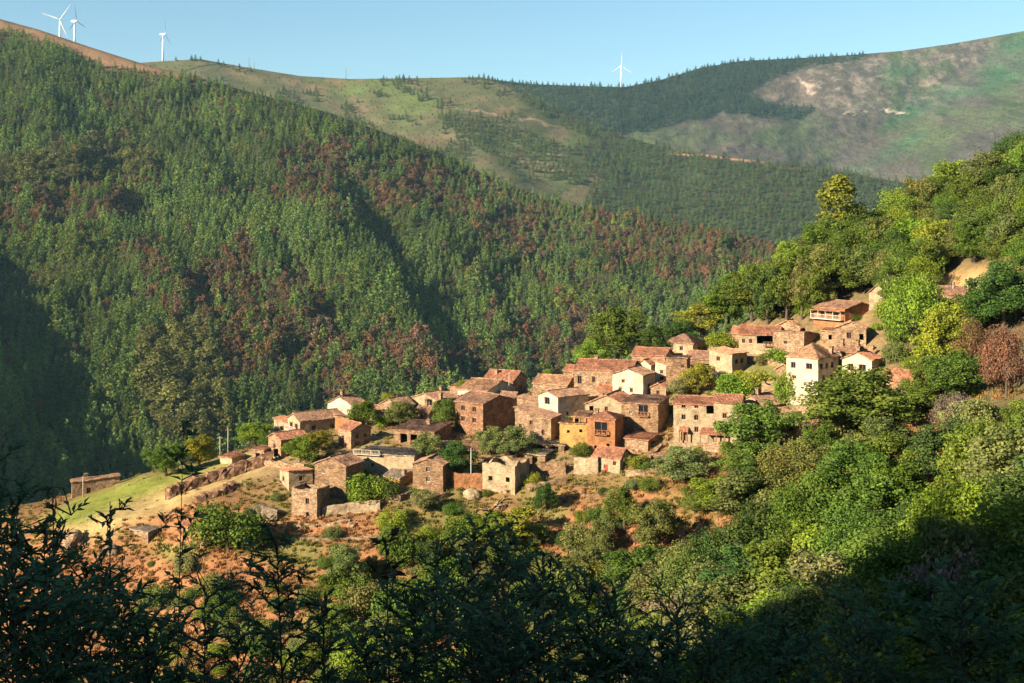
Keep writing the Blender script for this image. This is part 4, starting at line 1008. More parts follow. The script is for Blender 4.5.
h('stone_shed','shed','stone shed with lean-to roof between the two front row schist houses', 405,468,459, 12,8,30,'sr',3,'brown','brown', wf=[(0.5,1,4,6,'d')])
h('small_house','house','low pale house with rust roof at the left end of the back row', 385,421,411, 16,9,30,'gx',4,'cream','rust', wf=[(0.4,4,3,4,'w')])

# ------------------------------------------------------------------ terrace walls, rocks
def stone_wall(label, pts, hpx, wall='tan', thick=0.7, jag=0.35, name='stone_wall', cat='wall', lump=0.07, lean=0.0):
    _hs[0] += 1; seed = _hs[0]
    q = []
    for x, y in pts: q.append(P(x, y, hit(x, y)))
    path = []
    for a, b in zip(q[:-1], q[1:]):
        k = max(2, int((b-a).length/0.6)); path += [a+(b-a)*i/k for i in range(k)]
    path.append(q[-1]); o0 = path[len(path)//2].copy()
    s = o0.y/F; h = hpx*s; n = len(path); v = []; f = []
    zs = [-2.0, 0.0] + [h*(i+1)/max(2, int(h/0.6)) for i in range(max(2, int(h/0.6)))]
    m = len(zs)
    for side in (0, 1):
        for i, p in enumerate(path):
            d = (path[min(i+1,n-1)]-path[max(i-1,0)]); d.z = 0; d.normalize(); nr = Vector((d.y, -d.x, 0))
            jt = jag*mnoise.noise(Vector((i*0.33, seed*2.1, 0))) + jag*0.5*mnoise.noise(Vector((i*1.1, seed, 5)))
            for j, z in enumerate(zs):
                zz = z + (jt if j == m-1 else 0)
                c = p-o0 + nr*(thick/2 if side == 0 else -thick/2) + Vector((0,0,zz)) - nr*lean*max(0, zz)
                w = mnoise.noise_vector(Vector((i*0.5, zz*0.8, seed+side)))*lump*2.2 + mnoise.noise_vector(Vector((i*1.7, zz*2.3, seed)))*lump
                v.append(tuple(c+w))
    def idx(sd, i, j): return sd*n*m + i*m + j
    for i in range(n-1):
        for j in range(m-1):
            f.append((idx(0,i,j), idx(0,i+1,j), idx(0,i+1,j+1), idx(0,i,j+1))); f.append((idx(1,i,j), idx(1,i,j+1), idx(1,i+1,j+1), idx(1,i+1,j)))
        f.append((idx(0,i,m-1), idx(0,i+1,m-1), idx(1,i+1,m-1), idx(1,i,m-1)))
    for i in (0, n-1):
        for j in range(m-1): f.append((idx(0,i,j), idx(0,i,j+1), idx(1,i,j+1), idx(1,i,j)))
    me = bpy.data.meshes.new(name); me.from_pydata(v, [], f); me.materials.append(WALL[wall]); me.update()
    return tag(link(name, me, None, o0), label, cat, kind='thing')
stone_wall('pale rough terrace wall below the large plain schist house', [(322,516),(350,513),(380,510)], 10, 'cream')
stone_wall('low tan terrace wall running right from the lowest left ruin', [(292,527),(330,526),(350,522)], 3, 'cream')
stone_wall('pale wall under the terrace of the large cream house, topped by a patio', [(670,452),(700,453),(722,452)], 10, 'tan')
stone_wall('tan terrace wall with dark doorway end left of the ochre house garden', [(528,475),(548,475),(566,474)], 12, 'brown')
stone_wall('tall pale terrace wall between the garden and the red-doored cottage', [(574,474),(586,475),(598,474)], 17, 'cream')
stone_wall('long low terrace wall right of the red-doored cottage', [(626,476),(655,474),(688,470)], 6, 'tan')
stone_wall('reddish retaining wall between the stone gable and the roofless pale house', [(452,487),(470,489),(486,488)], 15, 'orange')
stone_wall('brown retaining wall under the tall square reddish house', [(440,452),(460,453),(482,450)], 12, 'brown')
stone_wall('pale retaining wall below the tall pale house on the right', [(795,416),(815,414),(835,408)], 9, 'tan')
stone_wall('tan field wall below the square flat roofed house, upper right', [(736,352),(760,354),(800,358)], 4, 'cream')
stone_wall('sloping tan wall bordering the path down from the low rough shed', [(646,470),(652,458),(662,448)], 5, 'brown')
stone_wall('curved stone wall in shade left of the lowest roofless base', [(246,520),(262,517),(278,522)], 12, 'grey')
stone_wall('pale terrace wall below the bright tree in the lower left', [(386,503),(400,502),(412,498)], 8, 'tan')
stone_wall('tan wall at the foot of the two-windowed stone gable', [(410,500),(430,501),(450,497)], 5, 'brown')
stone_wall('brown wall under the olive trees in the centre', [(484,466),(508,466),(532,464)], 7, 'brown')
stone_wall('tan garden wall right of the roofless pale house', [(526,490),(545,487),(566,483)], 6, 'tan')
stone_wall('tan lane wall in front of the open fronted barn', [(384,455),(405,457),(436,456)], 6, 'tan')
stone_wall('pale lane wall before the leftmost cottage', [(262,466),(285,468),(305,470)], 6, 'tan')
stone_wall('brown lane wall between the tall tan house and the balustrade', [(330,460),(350,461),(366,459)], 8, 'brown')
stone_wall('brown garden wall below the low rough shed', [(640,461),(660,459),(676,456)], 7, 'brown')
stone_wall('tan wall under the boxy pale house on the crest', [(706,388),(722,388),(745,386)], 6, 'tan')
stone_wall('brown wall below the broken ivy wall, right centre', [(766,413),(785,414),(800,418)], 7, 'brown')
stone_wall('tan yard wall in front of the low gabled house below the veranda', [(835,352),(855,353),(874,350)], 5, 'tan')
stone_wall('tan yard wall under the long pale house with the dark loft', [(742,362),(765,364),(790,366)], 6, 'tan')
stone_wall('low brown field wall across the upper orange slope', [(540,500),(580,498),(620,494)], 3, 'brown')
stone_wall('low tan field wall across the orange slope at left', [(300,540),(340,541),(390,537)], 3, 'tan')
stone_wall('dark jagged rock cut in the orange bank at the left of the village', [(168,500),(188,490),(206,484),(230,477),(252,469),(272,463)], 9, 'dark', 2.5, 0.9, 'rock_face', 'rock', 0.22, 0.5)
stone_wall('lower dark rock band in the orange bank under the jagged cut', [(196,504),(216,496),(238,488)], 5, 'dark', 2.0, 0.8, 'rock_face', 'rock', 0.2, 0.6)
def boulder(label, x, y, w, hpx, mat, seed):
    import bmesh
    Y = hit(x, y); s = Y/F; bm = bmesh.new(); bmesh.ops.create_icosphere(bm, subdivisions=3, radius=1.0)
    for vv in bm.verts:
        d = vv.co.copy(); k = 1 + 0.35*mnoise.noise(d*1.3+Vector((seed*5,0,0))) + 0.15*mnoise.noise(d*3.5+Vector((0,seed*5,0)))
        vv.co = Vector((d.x*w*s/2*k, d.y*w*s/2*k, d.z*hpx*s*0.75*k))
    me = bpy.data.meshes.new('boulder'); bm.to_mesh(me); bm.free(); me.materials.append(WALL[mat])
    return tag(link('boulder', me, None, P(x, y, Y)+Vector((0,0,hpx*s*0.2)), (0,0,seed)), label, 'rock')
boulder('big pale pointed boulder in the lower left scrub', 73,545,22,15,'tan',1)
boulder('grey rounded boulder left of the pale flat roofed hut', 112,552,14,8,'grey',2)
boulder('white stone heap below the reddish retaining wall', 472,497,18,9,'cream',3)
boulder('small pale rock on the orange slope under the village', 352,527,10,5,'tan',4)
boulder('brown rock beside the lower left scrub huts', 205,548,14,8,'brown',5)
boulder('pale rubble lump below the roofless pale house', 500,508,12,6,'cream',6)

# ------------------------------------------------------------------ poles
def pole(label, x, y0, y1, r=0.11, mat=None, cross=True, Y=None, name='utility_pole'):
    Yc = Y or hit(x, y1); s = Yc/F; hh = (y1-y0)*s
    root = empty(name, P(x, y1, Yc)); tag(root, label, 'pole')
    mb = MB(); mb.tube([(0,0,-1.0),(0,0,hh*0.5),(0,0,hh)], [r*1.2, r, r*0.75], 8); mb.build('shaft', mat or M_CONC, root, smooth=True)
    if cross:
        mb = MB(); mb.box(-0.7, 0.7, -0.06, 0.06, hh-0.6, hh-0.46); arm = mb.build('crossarm', M_WOOD, root)
        mb = MB()
        for dx in (-0.6, 0, 0.6): mb.tube([(dx,0,hh-0.46),(dx,0,hh-0.28)], [0.05,0.04], 6)
        mb.build('insulator', M_CONC, arm)
    return root
pole('pale concrete pole left of its twin behind the grass bank', 220,436,457)
pole('pale concrete pole right of its twin behind the grass bank', 228,428,455)
pole('grey pole with a crossarm beside the far left barn', 83,476,497)
pole('thin grey pole between the stone gable and the roofless pale house', 471,448,489,0.1,M_METAL)
pole('thin pale mast on the roof terrace behind the tall reddish house', 509,373,402,0.08,M_METAL,False)
pole('tall pale pole in front of the far upper right house', 968,277,318,0.12)
pole('short pole left of the far upper right house', 953,283,308,0.1,M_METAL)
pole('wooden pole rising out of the trees above the veranda house', 901,292,312,0.1,M_WOOD)

# ------------------------------------------------------------------ wind turbines and masts on the skyline
def turbine(label, xh, yh, Y, tower_px, bl_px, angs, yaw):
    s = Y/F; root = empty('wind_turbine', P(xh, yh+tower_px, Y)); tag(root, label, 'wind turbine')
    H = tower_px*s; BL = bl_px*s
    mb = MB(); mb.tube([(0,0,0),(0,0,H*0.5),(0,0,H)], [2.9, 2.4, 1.8], 14); mb.build('tower', M_WHITE, root, smooth=True)
    mb = MB(); mb.box(-2.2, 2.2, -5.0, 8.0, H, H+4.2)
    nac = mb.build('nacelle', M_WHITE, root, rot=(0,0,yaw))
    mb = MB(); mb.tube([(0,-5.01,H+2.1),(0,-6.8,H+2.1),(0,-8.2,H+2.1)], [2.1,1.8,0.5], 10); hub = mb.build('hub', M_WHITE, root, rot=(0,0,yaw), smooth=True)
    for a in angs:
        ar = math.radians(a); d = Vector((math.sin(ar), 0, math.cos(ar))); t = Vector((math.cos(ar), 0, -math.sin(ar))); c = Vector((0,-6.4,H+2.1))
        vs = []; fs = []; prof = [(0.0,1.0,1.0),(0.06,1.1,1.0),(0.2,2.4,0.8),(0.5,1.7,0.5),(0.8,1.1,0.3),(1.0,0.3,0.12)]
        for k, w, th in prof:
            p = c + d*(1.5+k*BL)
            for cs, cn in ((-0.4,0),(0,-1),(0.6,0),(0,1)): vs.append(tuple(p + t*w*1.5*cs + Vector((0,th*0.6*cn,0))))
        for i in range(len(prof)-1):
            for k in range(4): fs.append((i*4+k, i*4+(k+1)%4, (i+1)*4+(k+1)%4, (i+1)*4+k))
        fs += [(3,2,1,0), tuple(range(len(vs)-4, len(vs)))]
        mb = MB(); mb.add(vs, fs); mb.build('blade', M_WHITE, root, rot=(0,0,yaw))
turbine('leftmost white wind turbine showing three spread blades above the brown ridge', 60,21, 2900, 26, 18, (-72, 32, 158), 0.35)
turbine('second white wind turbine from the left seen edge-on behind the brown ridge', 74.5,22, 2950, 26, 15, (-12, 108, 228), 1.25)
turbine('white wind turbine seen edge-on alone on the round brown hill', 163,35, 3250, 26, 18, (-3, 117, 237), 1.50)
turbine('distant pale wind turbine above the dark wood in the middle of the skyline', 621,67, 4250, 20, 13, (0, 120, 240), 0.3)
for lab, x, y0, y1 in (('thin dark mast on the middle ridge right of the round brown hill', 249,57,69), ('second thin dark mast on the middle ridge with a paler neighbour', 254,62,70),
                  ('thin mast on the grassy ridge left of the dark wood', 346,68,80), ('short pale post on the round brown hill near the edge-on turbine', 208,61,66)):
    Yk = float(depthM(np.array(float(x)), np.array(float(y1)-1)))
    pole(lab, x, y0, y1+1, 0.7, M_WOOD, False, Yk, 'mast')

# ------------------------------------------------------------------ near trees and bushes
CR = {}
for kd, nv, nl, n, sz, kw in (('round', 7, 84, 11000, 0.0185, {}), ('spread', 4, 60, 10000, 0.0195, {}), ('bush', 4, 40, 4200, 0.036, {}), ('tall', 2, 60, 5200, 0.022, {})):
    CR[kd] = []
    for i in range(nv):
        me = crown_mesh('crown', 100+17*i+len(kd), kd, nl, n, sz, **kw)
        rng = np.random.RandomState(i+5); tm = trunk_mb(rng, kd, 0.6 if kd != 'bush' else 0.35)
        tme = bpy.data.meshes.new('trunk'); tme.from_pydata(tm.v, [], tm.f); tme.materials.append(M_BARK); tme.update()
        co = np.empty(len(me.vertices)*3, np.float32); me.vertices.foreach_get('co', co); co = co.reshape(-1,3)
        CR[kd].append((me, tme, float(np.percentile(np.abs(co[:,0]), 96)), float(np.percentile(co[:,2], 99.5))))
TINT = {'green': (0.066,0.098,0.018), 'dark': (0.042,0.070,0.018), 'bright': (0.105,0.145,0.020), 'yellow': (0.145,0.150,0.020), 'olive': (0.095,0.105,0.032),
        'pale': (0.115,0.125,0.048), 'gold': (0.108,0.116,0.022), 'rust': (0.135,0.068,0.040), 'dusty': (0.125,0.092,0.068), 'brown': (0.15,0.095,0.045)}
TS = 1.7
trng = np.random.RandomState(77)
def plant(name, cat, label, x, y0, y1, w, kind, tint, group=None, Y=None, var=0.10):
    Yc = Y or hit(x, y1, 50); s = Yc/F; cm, tm, hw, top = CR[kind][trng.randint(len(CR[kind]))]
    H = (y1-y0)*s/top; wd = w*s/2/hw
    o = empty(name, P(x, y1, Yc), trng.rand()*6.283); tag(o, label, cat, group)
    o.scale = (wd, wd, H)
    t = np.array(TINT[tint])*TS*(1+var*np.clip(trng.normal(size=3), -1.5, 1.5)*np.array([1,0.3,0.8]))*(0.88+0.24*trng.rand())
    c = link('crown', cm, o); c['tint'] = [float(max(0.01, q)) for q in t]
    if tint in ('rust',): pass
    link('trunk', tm, o)
    return o
def T(label, x, y0, y1, w, kind, tint): return plant('tree', 'tree', label, x, y0, y1, w, kind, tint)
def B(label, x, y0, y1, w, tint): return plant('bush', 'bush', label, x, y0, y1, w, 'bush', tint)
# in and around the village
T('large dark green tree standing behind the widest red roof', 617,308,364,48,'round','green')
T('dark tree at the right shoulder of the large tree behind the red roofs', 654,326,362,34,'round','dark')
T('low green tree left of the large tree behind the red roofs', 592,340,372,34,'round','bright')
T('dark bushy tree between the crest houses and the wooded slope', 682,320,348,28,'round','dark')
T('round tree in front of the white gable at the top left of the village', 366,401,428,30,'round','green')
T('round tree on the terrace between the brown roofed back-row houses', 400,401,426,27,'round','olive')
T('tree left of the tall square reddish house', 444,399,432,24,'round','green')
T('olive green tree in front of the leftmost cottage', 301,437,466,29,'round','bright')
T('yellow green tree squeezed beside the tall tan house at left', 318,431,453,24,'round','yellow')
T('tree left of the leftmost cottage at the village edge', 256,423,447,34,'round','bright')
T('round tree on the skyline of the grass bank, left of a twin', 166,445,476,36,'round','green')
T('yellower round tree on the grass bank, right of its twin', 200,436,468,27,'round','yellow')
T('large dark round bush-like tree in the lower left scrub', 228,504,551,56,'bush','green')
T('bright green tree in front of the terrace wall, lower left', 366,475,500,38,'bush','bright')
T('bright tree just right of the bright one before the lower left wall', 386,478,499,24,'bush','green')
T('pale olive tree left of the dark tree in the front row', 427,433,463,27,'round','olive')
T('dense dark tree beside the two-windowed stone gable', 456,442,478,31,'round','dark')
T('silvery olive tree below the tall square reddish house', 491,426,456,26,'round','pale')
T('large olive tree right of the silvery one below the tall house', 516,426,460,34,'round','olive')
B('dark round shrub against the foot of the ochre house', 582,443,456,19,'green')
B('bright shrub right of the red-doored front cottage', 638,455,468,18,'yellow')
T('yellow green tree between the tower-like house and the green bank', 697,364,396,32,'round','yellow')
T('silvery shrub left of the tree below the tower-like house', 680,378,400,22,'round','pale')
B('bright creeper mound across the green bank', 738,374,402,46,'bright')
B('yellow creeper mass on the right of the green bank', 760,371,396,34,'yellow')
B('creeper tumbling down the broken wall, right centre', 787,372,404,22,'bright')
B('round clipped looking hedge above the small gabled ruin', 779,349,364,27,'bright')
B('low hedge behind the boxy pale house on the crest', 724,332,349,34,'bright')
T('pale olive tree under the patio wall of the large cream house', 683,446,484,48,'round','pale')
T('big green tree right of the large cream house', 757,404,462,66,'round','green')
T('tall olive tree with open crown below the small pale cottage', 790,443,504,62,'spread','olive')
T('rounded tree under the boxy green tree right of the cream house', 740,440,478,42,'round','green')
T('big round dark tree in front of the white gable on the right edge', 855,370,446,96,'round','green')
T('rounded green tree filling the slope right of the small pale cottage', 826,424,478,48,'round','green')
T('olive tree on the slope straight below the small pale cottage', 808,442,496,50,'round','olive')
T('bright green tree right of the veranda house', 914,276,358,58,'spread','bright')
T('bright yellow green tree leaning before the far right houses', 946,303,382,50,'round','yellow')
T('rust red tree at the right edge, smaller and left of another', 974,318,372,38,'spread','rust')
T('rust red tree at the very right edge of the picture', 1006,326,398,42,'spread','rust')
T('dusty grey brown half bare tree on the right slope', 954,394,440,42,'spread','dusty')
T('dark tree beside the yellow earth bank at the right edge', 1002,262,332,50,'round','dark')
T('large round green tree at the right edge above the shade line', 985,428,506,66,'round','green')
T('bright green low tree left on the right slope beside bare orange earth', 722,476,514,50,'round','bright')
T('tall narrow yellow green tree rising from the crest of the right hillside', 838,176,256,36,'tall','gold')
T('small bright yellow tree on the orange slope in front of the roofless house', 517,508,548,44,'round','yellow')
T('dark green slim tree right of the bright yellow tree on the orange slope', 546,483,514,22,'round','dark')
T('round green tree on the orange slope below the red-doored cottage', 624,486,534,34,'round','green')
T('olive tree right of the round green one on the orange slope', 657,500,560,42,'round','olive')
T('brownish olive shrub tree on the orange slope, centre right', 598,522,562,32,'round','olive')
T('dense tree low on the orange slope beside the bright ground', 640,548,592,58,'round','green')
T('big pale olive tree at the foot of the orange slope right of centre', 690,560,640,74,'spread','olive')
T('lone pale green tree on the slope under the two-windowed stone gable', 425,490,514,20,'round','pale')
T('grey green bush tree on the lower orange slope at left', 345,545,592,34,'round','pale')
# crest of the right hillside
for i, (x, y, w, hh, kd, tn) in enumerate([(706,337,30,34,'round','olive'),(728,326,34,44,'round','green'),(752,322,36,56,'round','green'),(768,325,34,58,'round','dark'),(786,321,36,62,'round','green'),(802,320,36,60,'round','olive'),(814,321,34,54,'round','green'),(820,300,38,56,'round','olive'),
        (842,296,34,50,'round','green'),(862,292,34,46,'round','olive'),(880,288,32,44,'round','green'),(896,280,36,50,'round','dark'),(812,280,36,50,'round','green'),(836,272,38,50,'round','olive'),
        (860,268,36,46,'spread','green'),(884,262,38,46,'round','olive'),(906,262,36,44,'round','bright'),(900,306,32,40,'bush','olive'),(926,285,34,44,'round','green'),(948,266,36,44,'round','olive'),(972,262,36,44,'round','green'),
        (893,322,26,26,'bush','bright'),(924,330,34,40,'round','olive'),(900,345,28,30,'bush','green'),(930,350,30,34,'bush','bright'),(945,335,30,36,'round','green'),(935,398,40,42,'round','green'),(958,404,46,52,'round','green'),(978,330,34,40,'round','green'),(905,312,30,34,'round','green'),(925,312,34,36,'round','olive'),(962,345,36,40,'round','green'),(990,330,40,44,'round','dark'),(1015,322,40,44,'round','green'),(1010,300,40,44,'round','olive'),(938,374,34,40,'bush','bright'),(918,418,40,38,'round','green'),(898,424,34,34,'bush','olive'),(896,362,22,20,'bush','olive'),(912,372,20,16,'bush','bright'),(932,368,26,26,'bush','green')]):
    plant('tree', 'tree', 'leafy green tree crowding close round the upper right houses', x, y-hh, y, w, kd, tn, 'trees close behind the upper right houses')
def hand_scatter(poly, n, spacing, rng):
    xs = [p[0] for p in poly]; ys = [p[1] for p in poly]
    return jitter_points((min(xs), max(xs)), (min(ys), max(ys)), n, lambda x, y: spacing*(0.8+0.4*rng.rand(len(x))), rng,
        lambda x, y: poly_mask(x, y, poly, 1) > 0.5)
HOUSES_CLEAR = [[(815,345),(818,312),(890,300),(895,345)], [(930,330),(934,278),(1000,272),(1005,300),(990,330)]]
def clear(x, y, pad=0): return any(poly_mask(np.array([x]), np.array([y]), p, 1)[0] > 0.5 for p in HOUSES_CLEAR)
rng = np.random.RandomState(5)
cre = hand_scatter([(684,330),(740,300),(800,268),(860,250),(900,228),(940,212),(980,190),(1040,160),(1075,170),(1075,330),(1000,300),(960,285),(935,300),(905,320),(893,318),(885,300),(815,312),(760,322),(735,330),(700,338)], 2500, 19, rng)
k = 0
for x, y in sorted(cre.tolist(), key=lambda p: p[1]):
    if clear(x, y): continue
    w = rng.uniform(30, 46); hh = rng.uniform(34, 50); tn = rng.choice(['green','green','olive','olive','dark','bright','yellow'], p=[.3,.12,.2,.1,.08,.12,.08])
    if x < 760: hh *= 0.8
    kd = rng.choice(['round','round','spread'])
    plant('tree', 'tree', 'leafy green tree in the unbroken wood on the crest of the right hillside', x, y-hh, y, w, kd, tn, 'wood on the crest of the right hillside'); k += 1
    if k >= 230: break
print('crest trees', k)
# slope below the village on the right, down into the shade
rng = np.random.RandomState(6)
slo = hand_scatter([(640,700),(665,600),(690,520),(720,470),(760,450),(830,425),(890,395),(925,400),(1000,350),(1080,330),(1080,745),(660,745)], 3000, 37, rng)
k = 0
for x, y in sorted(slo.tolist(), key=lambda p: p[1]):
    # bare orange earth and dry grass show through here
    if poly_mask(np.array([x]), np.array([y]), [(885,452),(925,428),(960,450),(975,500),(935,545),(895,500)], 1)[0] > 0.5 and rng.rand() < 0.7: continue
    if poly_mask(np.array([x]), np.array([y]), [(660,545),(700,515),(735,520),(715,560),(680,580)], 1)[0] > 0.5: continue
    sc = 205.0/hit(x, y, 50)
    w = rng.uniform(48, 86)*sc; hh = w*rng.uniform(0.9, 1.25)
    tmin = np.interp(x, [640,700,745,760,772,835,842,862,905,930,960,1024], [500,482,466,458,474,474,412,396,402,396,398,402])
    if y-hh < tmin:
        q = (y-tmin)/hh
        if q < 0.5: continue
        hh *= q; w *= q
    tn = rng.choice(['green','olive','pale','dark','bright','dusty','yellow'], p=[.40,.20,.07,.14,.13,.02,.04])
    yline = np.interp(x, [640,735,850,960,1024,1080], [695,630,545,475,435,400])
    kd = rng.choice(['round','spread','bush'], p=[.70,.2,.1])
    if y > yline + 22: lab, gr = 'dark tree in the deep shade at the lower right corner', 'trees in the shade at lower right'
    else: lab, gr = 'sunlit green tree in the thick wood on the slope below the right houses', 'wood on the slope below the right houses'
    plant('tree', 'tree', lab, x, y-hh, y, w, kd, tn, gr); k += 1
    if k >= 150: break
print('slope trees', k)
# scrub on the orange slope
rng = np.random.RandomState(8)
scr = hand_scatter([(150,560),(240,545),(330,530),(420,515),(500,512),(560,492),(640,490),(700,500),(690,600),(640,700),(120,700)], 900, 15, rng)
k = 0
for x, y in sorted(scr.tolist(), key=lambda p: p[1]):
    dn = 0.46 + 0.5*float(fbm(x/50.0, y/35.0, 2)) + 0.30*(y > 590) + 0.12*(x > 460)
    if rng.rand() > dn: continue
    w = rng.uniform(7, 24)*(1.25 if y > 590 else 1); hh = w*rng.uniform(0.55, 1.05)
    tn = rng.choice(['green','olive','pale','dark','bright','yellow','brown'], p=[.34,.22,.08,.12,.14,.06,.04])
    plant('bush', 'bush', 'low round bush scattered on the orange slope under the village', x, y-hh, y, w, 'bush', tn, 'bushes on the orange slope'); k += 1
print('scrub', k)
rng = np.random.RandomState(18)
mid = hand_scatter([(330,600),(400,560),(480,545),(560,530),(600,560),(640,600),(660,680),(330,690)], 600, 30, rng)
k = 0
for x, y in sorted(mid.tolist(), key=lambda p: p[1]):
    w = rng.uniform(22, 44); hh = w*rng.uniform(0.8, 1.15)
    plant('tree', 'tree', 'small green tree low on the orange slope behind the bottom centre saplings', x, y-hh, y, w, rng.choice(['round','round','bush']), rng.choice(['green','olive','bright','dark'], p=[.45,.25,.15,.15]), 'small trees low on the orange slope'); k += 1
print('mid', k)
# small plants between the houses
rng = np.random.RandomState(9)
vil = hand_scatter([(240,455),(330,410),(560,372),(700,335),(800,310),(890,300),(900,390),(800,420),(700,470),(560,480),(480,500),(300,520),(250,500)], 700, 26, rng)
k = 0
for x, y in vil.tolist():
    if rng.rand() > 0.85: continue
    w = rng.uniform(7, 15); hh = w*rng.uniform(0.6, 1.0)
    plant('bush', 'bush', 'small green garden bush between the village houses', x, y-hh, y, w, 'bush', rng.choice(['green','olive','bright','yellow']), 'garden bushes between the houses'); k += 1
print('garden', k)

# dry grass and fern tufts on the near ground
tv, tf, lvv = [], [], []
tsrc = bpy.data.collections.new('tuft_shapes')
for q in range(3):
    rg = np.random.RandomState(60+q); vs = []; fs = []
    for i in range(26):
        a = rg.rand()*6.283; r = rg.rand()*0.45; l = 0.35+0.5*rg.rand(); le = rg.rand()*0.7; b = rg.rand()*6.283
        p = np.array([r*math.cos(a), r*math.sin(a), -0.05]); d = np.array([math.cos(b)*le, math.sin(b)*le, 1.0]); d /= np.linalg.norm(d)
        sd = np.array([-math.sin(b), math.cos(b), 0])*0.06
        k0 = len(vs); vs += [p-sd, p+sd, p+d*l*0.6+sd*0.8, p+d*l*0.6-sd*0.8, p+d*l+np.array([math.cos(b)*0.1*le,math.sin(b)*0.1*le,-0.05])]
        fs += [(k0,k0+1,k0+2,k0+3)]
        vs += [vs[k0+3], vs[k0+2], vs[k0+4]+sd*0.2, vs[k0+4]-sd*0.2]; fs += [(k0+5,k0+6,k0+7,k0+8)]
    me = mesh_np('tuft', np.array(vs), [np.array(fs)], [M_LEAF], False, fattr={'lv': rg.rand(len(fs))})
    so = bpy.data.objects.new('%02d_tuft' % q, me); tsrc.objects.link(so); so['tint'] = (0.2,0.12,0.05)
rng = np.random.RandomState(10)
n = 26000; xs = rng.uniform(-40, 1060, n); ys = rng.uniform(390, 720, n)
I = []; Pp = []
_bank = poly_mask(xs, ys, [(40,525),(80,493),(200,462),(290,445),(290,470),(250,480),(200,500),(150,520),(90,545)], 4)
for x, y, bk in zip(xs, ys, _bank):
    if y < crest_im(x)+4 or (bk > 0.5 and rng.rand() < 0.9): continue
    Yh = hit(x, y, 120); X = (x-512)/F*Yh
    Pp.append((X, Yh, ground_z(X, Yh))); I.append((x, y))
I = np.array(I); n = len(I); g = np.clip(0.22+1.6*fbm(I[:,0]/45, I[:,1]/25, 3), 0, 1); fld = poly_mask(I[:,0], I[:,1], [(40,520),(80,495),(200,464),(246,450),(190,482),(80,530)], 8)
tt = np.array([0.36,0.19,0.085])*(1-g[:,None]) + np.array([0.17,0.19,0.045])*g[:,None]
tt = tt*(1-fld[:,None]) + np.array([0.21,0.20,0.045])*fld[:,None]
tt = tt*(0.7+0.6*rng.rand(n))[:,None]
sc = (0.45+0.8*rng.rand(n))*(1-0.65*fld)
scatter_object('grass', Pp, np.stack([0*sc,0*sc,rng.rand(n)*6.28],1), np.stack([sc*1.2,sc*1.2,sc*0.8],1), rng.randint(0,3,n), tt, 'dry grass and fern tufts over the orange slope', 'grass', tsrc)

